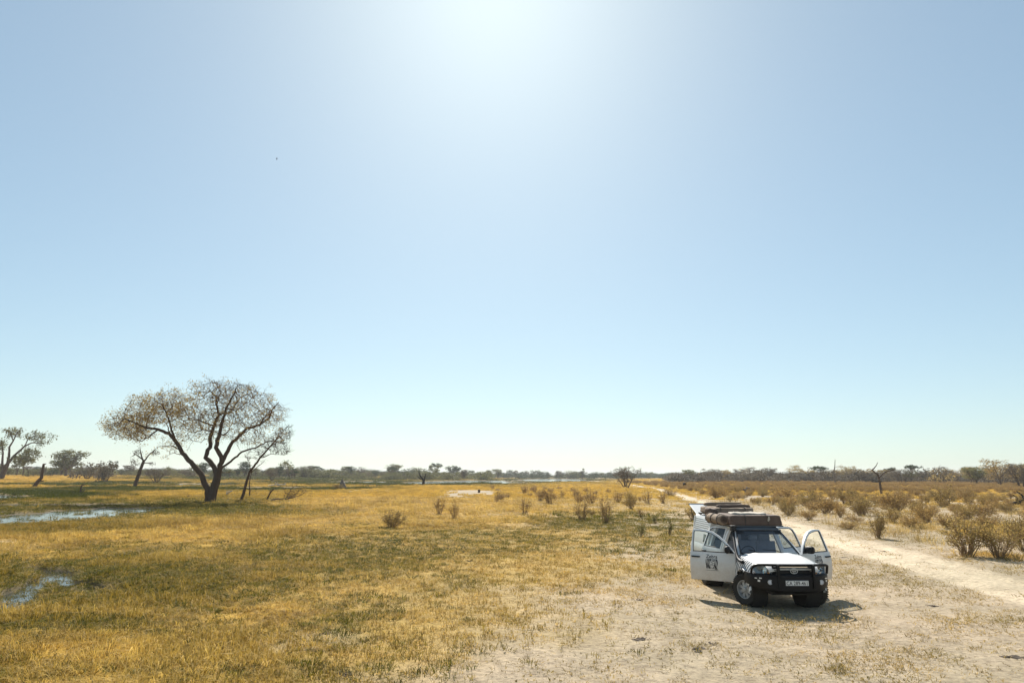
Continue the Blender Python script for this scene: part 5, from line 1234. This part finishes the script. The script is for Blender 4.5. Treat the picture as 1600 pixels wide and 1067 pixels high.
# wheels
def wheel(s, y, steer):
    w = empty('wheel', (0, 0, 0)); w.parent = car; w.location = (s * .785, y, RW); w.rotation_euler = (0, 0, steer)
    mb = MB(); mb.lathe([(-.095, .205), (-.112, .25), (-.114, .30), (-.104, .342), (-.08, .358), (-.03, .363), (.03, .363), (.08, .358), (.104, .342), (.114, .30), (.112, .25), (.095, .205), (-.095, .205)], 44)
    for k in range(44):
        a = 2 * math.pi * k / 44
        for sx in (-1, 1):
            a2 = a + sx * .035; mb.box((sx * .072, .362 * math.cos(a2), .362 * math.sin(a2)), (.056, .030, .012), rx=a2 + math.pi / 2)
        mb.box((0, .366 * math.cos(a), .366 * math.sin(a)), (.05, .028, .010), rx=a + math.pi / 2)
    mb.build('tyre', M_rub, w, smooth=35)
    mb = MB(); mb.lathe([(s * .085, .212), (s * .10, .208), (s * .10, .196), (s * .05, .185), (s * .02, .178), (-s * .10, .19)], 36)
    for k in range(8):
        a = 2 * math.pi * (k + .5) / 8; c_, s_ = math.cos(a), math.sin(a); tx, tz = -s_, c_
        def q(r, wd, x): wd = wd * 1.15; return [(s * x, r * c_ + wd * tx, r * s_ + wd * tz), (s * x, r * c_ - wd * tx, r * s_ - wd * tz)]
        i0, i1, j0, j1 = q(.07, .026, .062), q(.07, .026, .035), q(.187, .036, .050), q(.187, .036, .025)
        mb.add([*i0, *j0, *i1, *j1], [(0, 1, 3, 2), (4, 6, 7, 5), (0, 2, 6, 4), (1, 5, 7, 3)])
    mb.lathe([(s * .03, .085), (s * .06, .082), (s * .066, .055), (s * .095, .05), (s * .10, .04), (s * .10, 0)], 24)
    for k in range(6): a = 2 * math.pi * k / 6; mb.tube([(s * .06, .066 * math.cos(a), .066 * math.sin(a)), (s * .075, .066 * math.cos(a), .066 * math.sin(a))], .009, 6)
    mb.build('rim', M_rim, w, smooth=30)
    mb = MB(); mb.lathe([(s * .0, .0), (s * .0, .185)], 24); mb.build('brake_drum', M_under, w)
for s in (1, -1): wheel(s, 0, math.radians(27)); wheel(s, -3.085, 0)
mb = MB()
for s in (1, -1):
    mb.add([(s * .72, -.50, .30), (s * .86, -.50, .30), (s * .86, -.51, .62), (s * .72, -.51, .62)], [(0, 1, 2, 3)]); mb.add([(s * .72, -3.60, .28), (s * .86, -3.60, .28), (s * .86, -3.58, .60), (s * .72, -3.58, .60)], [(0, 1, 2, 3)])
mb.build('mudflap', M_plas, car, solid=.012)
# roof rack and wind deflector
mb = MB()
for y in (-1.5, -2.05, -2.6): mb.tube([(-.60, y, 1.700), (.60, y, 1.700)], .018, 6); [mb.box((s * .52, y, 1.675), (.05, .05, .06)) for s in (1, -1)]
for s in (1, -1): mb.tube([(s * .55, -1.35, 1.700), (s * .55, -2.72, 1.700)], .018, 6)
for y in (-3.0, -3.6, -4.2): mb.tube([(-.62, y, 1.895), (.62, y, 1.895)], .018, 6); [mb.box((s * .56, y, 1.88), (.05, .05, .05)) for s in (1, -1)]
mb.build('roof_rack', M_blk, car, smooth=50)
mb = MB(); rows = [[(u * w, y + .05 * (1 - u * u), z - .025 * u ** 4) for u in np.linspace(-1, 1, 13)] for w, y, z in ((.55, -1.17, 1.645), (.555, -1.22, 1.675), (.56, -1.28, 1.715))]; mb.grid(rows); mb.build('wind_deflector', M_dgrey, car, smooth=50, solid=.008)

# ---- on the roof: folded tents, rolled awning, bags
M_canvas = simple('brown_canvas', (.115, .080, .062), .8, var=.25, scale=5, bump=.5, bscale=14, spec=.25); M_canv2 = simple('tan_canvas', (.24, .18, .13), .85, var=.25, scale=6, bump=.5, bscale=16, spec=.2)
M_strap = simple('webbing', (.03, .03, .03), .8); M_tarp = simple('pale_tarp', (.42, .37, .30), .8, var=.3, scale=14, bump=.6, bscale=20)
def onroof(name, label, cat, p, rz=0.0):
    e = empty(name); e.matrix_world = CARM @ Matrix.Translation(p) @ Matrix.Rotation(rz, 4, 'Z'); tag(e, label, cat); return e
def soft_box(name, dims, mat, parent, seed, sag=.02, amp=.016, taper_=.03, c=(0, 0, 0), p=7.0):
    "cloth covered box with rounded edges, creases and sag"
    N = 14; mb = MB(); hx, hy, hz = (q / 2 for q in dims)
    def map_(a, b_, c_):
        v = np.array([a, b_, c_]); l = (np.abs(v) ** p).sum() ** (1 / p); v = v / l
        x, y, z = v[0] * hx * (1 - taper_ * v[2]), v[1] * hy * (1 - taper_ * v[2]), v[2] * hz
        n = fbm(np.array([x * 5 + 1.7 * z + seed]), np.array([y * 5 + 2.3 * z]), 3, seed)[0] - .5; n2 = fbm(np.array([x * 14 + seed]), np.array([y * 14 + z * 14]), 2, seed + 1)[0] - .5
        k = 2 * amp * n + amp * .8 * n2; s_ = sag * max(0, v[2]) * (1 - (x / hx) ** 2) * (1 - (y / hy) ** 2)
        return (c[0] + x + v[0] * k, c[1] + y + v[1] * k, c[2] + z + v[2] * k * (1 if z > 0 else .3) - s_)
    g = np.linspace(-1, 1, N)
    for ax in range(3):
        for sg in (-1, 1):
            rows = []
            for a in g:
                row = []
                for b_ in g:
                    w = [0, 0, 0]; w[ax] = sg; w[(ax + 1) % 3] = a; w[(ax + 2) % 3] = b_; row.append(map_(*w))
                rows.append(row)
            mb.grid(rows, flip=sg < 0)
    return mb.build(name, mat, parent, smooth=60)
t1 = onroof('rooftop_tent', 'dark brown folded roof tent above the windscreen', 'roof tent', (-.045, -1.92, 1.715))
soft_box('cover', (1.36, 1.22, .26), M_canvas, t1, 3, c=(0, 0, .155), p=18, amp=.022)
mb = MB(); mb.box((0, 0, .015), (1.38, 1.24, .03)); mb.build('base_board', M_dgrey, t1)
mb = MB()
for x in (-.3, .3): mb.tube([(x, .625, .03), (x, .628, .255), (x, .58, .285), (x, -.58, .285), (x, -.628, .255), (x, -.625, .03)], .014, 4, flat=.35)
mb.build('strap', M_strap, t1)
mb = MB(); mb.add([(-.33, .632, .26), (-.30, .636, .26), (-.27, .640, .15), (-.30, .638, .135), (-.345, .634, .18)], [(0, 1, 2, 3, 4)]); mb.build('cover_tag', M_tarp, t1, solid=.004)
t2 = onroof('rooftop_tent', 'lighter brown folded roof tent on the canopy, behind the front tent', 'roof tent', (0, -3.55, 1.91))
soft_box('cover', (1.28, 1.18, .20), M_canv2, t2, 9, sag=.05, amp=.03, c=(0, 0, .12), p=6)
mb = MB(); mb.box((0, 0, .012), (1.30, 1.20, .024)); mb.build('base_board', M_dgrey, t2)
mb = MB()
for x in (-.35, .35): mb.tube([(x, .60, .03), (x, .61, .19), (x, .55, .23), (x, -.55, .23), (x, -.61, .19)], .014, 4, flat=.35)
mb.build('strap', M_strap, t2)
e = onroof('tent_pole_bag', 'long flat brown pole bag lying across the rear roof tent, the upper one', 'bag', (.04, -3.72, 2.19), .10); soft_box('cover', (1.16, .16, .11), M_canv2, e, 12, sag=.0, amp=.012, p=5)
e = onroof('tent_pole_bag', 'shorter brown pole bag lying across the rear roof tent, nearer the front tent', 'bag', (-.10, -3.22, 2.15), .07); soft_box('cover', (1.0, .15, .10), M_canvas, e, 13, sag=.0, amp=.012, p=5)
e = onroof('folded_tarpaulin', 'crumpled pale mottled tarpaulin on top of the front roof tent', 'tarpaulin', (-.08, -2.12, 2.005)); soft_box('sheet', (.92, .60, .06), M_tarp, e, 15, sag=.0, amp=.035, p=4)
e = onroof('rolled_awning', 'rolled brown awning strapped along the right side of the roof', 'awning', (.745, -2.17, 1.86))
mb = MB(); rows = []
for y, r_q in ((.62, .02), (.62, .07), (.625, .11), (.61, .128), (.3, .13), (0, .122), (-.3, .13), (-.60, .125), (-.63, .10), (-.63, .02)):
    rows.append([((r_q * (1 + .42 * (fbm(np.array([3 * math.cos(a) + y * 5]), np.array([3 * math.sin(a)]), 2, 5)[0] - .5))) * math.cos(a), y, r_q * 1.02 * math.sin(a)) for a in [2 * math.pi * k / 18 for k in range(18)]])
mb.grid(rows, closed=True); mb.build('roll', M_canv2, e, smooth=50)
mb = MB(); mb.tube([(.095 * (1 - k / 40) * math.cos(k * .55), .632, .095 * (1 - k / 40) * math.sin(k * .55)) for k in range(36)], .009, 5); mb.build('roll_end', M_canvas, e, smooth=60)
for y in (.42, -.1, -.5):
    mb = MB(); mb.tube([(.137 * math.cos(a), y, .139 * math.sin(a)) for a in np.linspace(0, 2 * math.pi, 20)], .012, 4); mb.tube([(0, y, -.13), (-.17, y, -.16)], .012, 4); mb.build('strap', M_strap, e)
e = onroof('canvas_bag', 'bulging brown canvas bag on the right rear corner of the canopy roof', 'bag', (.60, -3.1, 2.01)); soft_box('cover', (.30, .46, .24), M_canvas, e, 21, amp=.04, p=3)

# ---- dung heaps and clods on the short grass
M_dung = simple('dung', (.085, .062, .042), .95, var=.4, scale=20, bump=.6)
def dung(px, py, size, label):
    q = at(px, py); mb = MB(); r = random.Random(int(px * 7 + py))
    for i in range(9):
        a = r.uniform(0, 6.28); d = size * .7 * math.sqrt(r.random()) * (i > 0); rr_ = size * r.uniform(.12, .34) * (1.2 if i == 0 else 1)
        rows = []
        for u in range(5):
            t_ = u / 4; rows.append([(d * math.cos(a) + rr_ * (math.cos(t_ * 1.57) + .02) * math.cos(k) * r.uniform(.7, 1.3), d * math.sin(a) + rr_ * (math.cos(t_ * 1.57) + .02) * math.sin(k) * r.uniform(.7, 1.3), rr_ * .42 * math.sin(t_ * 1.57) * r.uniform(.7, 1.3) - .01) for k in [2 * math.pi * j / 8 for j in range(8)]])
        mb.grid(rows, closed=True)
    for i in range(12):
        a = r.uniform(0, 6.28); d = size * r.random() * 1.1; b_ = r.uniform(0, 6.28); L = size * r.uniform(.15, .4); mb.tube([(d * math.cos(a), d * math.sin(a), .012), (d * math.cos(a) + L * math.cos(b_), d * math.sin(a) + L * math.sin(b_), .02)], .006, 3)
    o = mb.build('dung_heap', M_dung, smooth=25); o.location = (q.x, q.y, ground_z(q.x, q.y)); tag(o, label, 'dung', 'dung heaps on the short grass')
for a in [(488, 1023, .16, 'twig strewn black dung heap on the short grass, lower left of centre'), (504, 995, .15, 'flat dark dung heap above the black twiggy one'), (1000, 1005, .19, 'brown dung heap on pale sand at the bottom centre'),
          (1110, 1012, .13, 'small dark dung heap on the sand below the car door shadow'), (1092, 1021, .2, 'grey brown dung heap left of and below the small dark one'), (1458, 949, .17, 'double dung heap on the pale flat right of the car shadow'),
          (1586, 1029, .24, 'dark dung heap at the lower right edge'), (736, 882, .16, 'dark dung heap in the yellow short grass at the centre'), (662, 824, .2, 'dark dung heap right of the shaggy grass bush'),
          (999, 943, .16, 'brown dung heap on the sand left of the door shadow'), (1330, 962, .08, 'tiny dung lump on the sand at the tip of the car shadow'), (541, 1060, .17, 'dark dung heap at the bottom edge, left of centre'),
          (1318, 872, .14, 'dark dung lump by the open left front door'), (1382, 863, .16, 'dark dung lump on the near rut of the track')]: dung(*a)

# ---- the bird high in the sky
q = Vector((0, 0, CAM_H)) + ray(432.5, 248.5) * (60 / ray(432.5, 248.5).y)
M_bird = simple('bird_feathers', (.05, .05, .055), .7)
mb = MB(); mb.tube([(0, -.24, .01), (0, -.14, .01), (0, 0, 0), (0, .12, .0), (0, .2, -.005), (0, .25, -.01)], [.012, .04, .06, .04, .028, .006], 8)
for s in (-1, 1):
    rows = [[(s * x_, y0, z_ + .006), (s * x_, y1, z_ + .006), (s * x_, y1, z_ - .004), (s * x_, y0, z_ - .004)] for x_, y0, y1, z_ in ((.03, .08, -.10, .01), (.2, .11, -.07, .09), (.36, .06, -.06, .1), (.5, -.05, -.09, .07))]
    mb.grid(rows, closed=True)
mb.add([(-.02, -.2, .01), (.02, -.2, .01), (.06, -.36, .012), (-.06, -.36, .012), (0, -.22, .02)], [(0, 1, 2, 3), (0, 4, 1), (1, 4, 2), (2, 4, 3), (3, 4, 0)])
o = mb.build('bird', M_bird, smooth=60); o.location = q; o.scale = (.32, .32, .32); o.rotation_euler = (0, .5, 1.9); tag(o, 'tiny dark bird flying alone high in the left sky', 'bird')

# ---- the dry-season air: one even volume round the camera and everything built, the sky outside it
hm = bpy.data.materials.new('haze_air'); hm.use_nodes = True; t = hm.node_tree; t.nodes.clear()
o_ = node(t, 'ShaderNodeOutputMaterial'); pv = node(t, 'ShaderNodeVolumePrincipled'); pv.inputs['Color'].default_value = (.93, .95, .97, 1); pv.inputs['Density'].default_value = .00017; pv.inputs['Anisotropy'].default_value = .2
t.links.new(pv.outputs[0], o_.inputs['Volume'])
mb = MB(); mb.box((0, 0, 17.4), (12800, 12800, 37.2)); hz_o = mb.build('haze', hm); tag(hz_o, 'thin pale haze lying over the whole plain', kind='stuff')
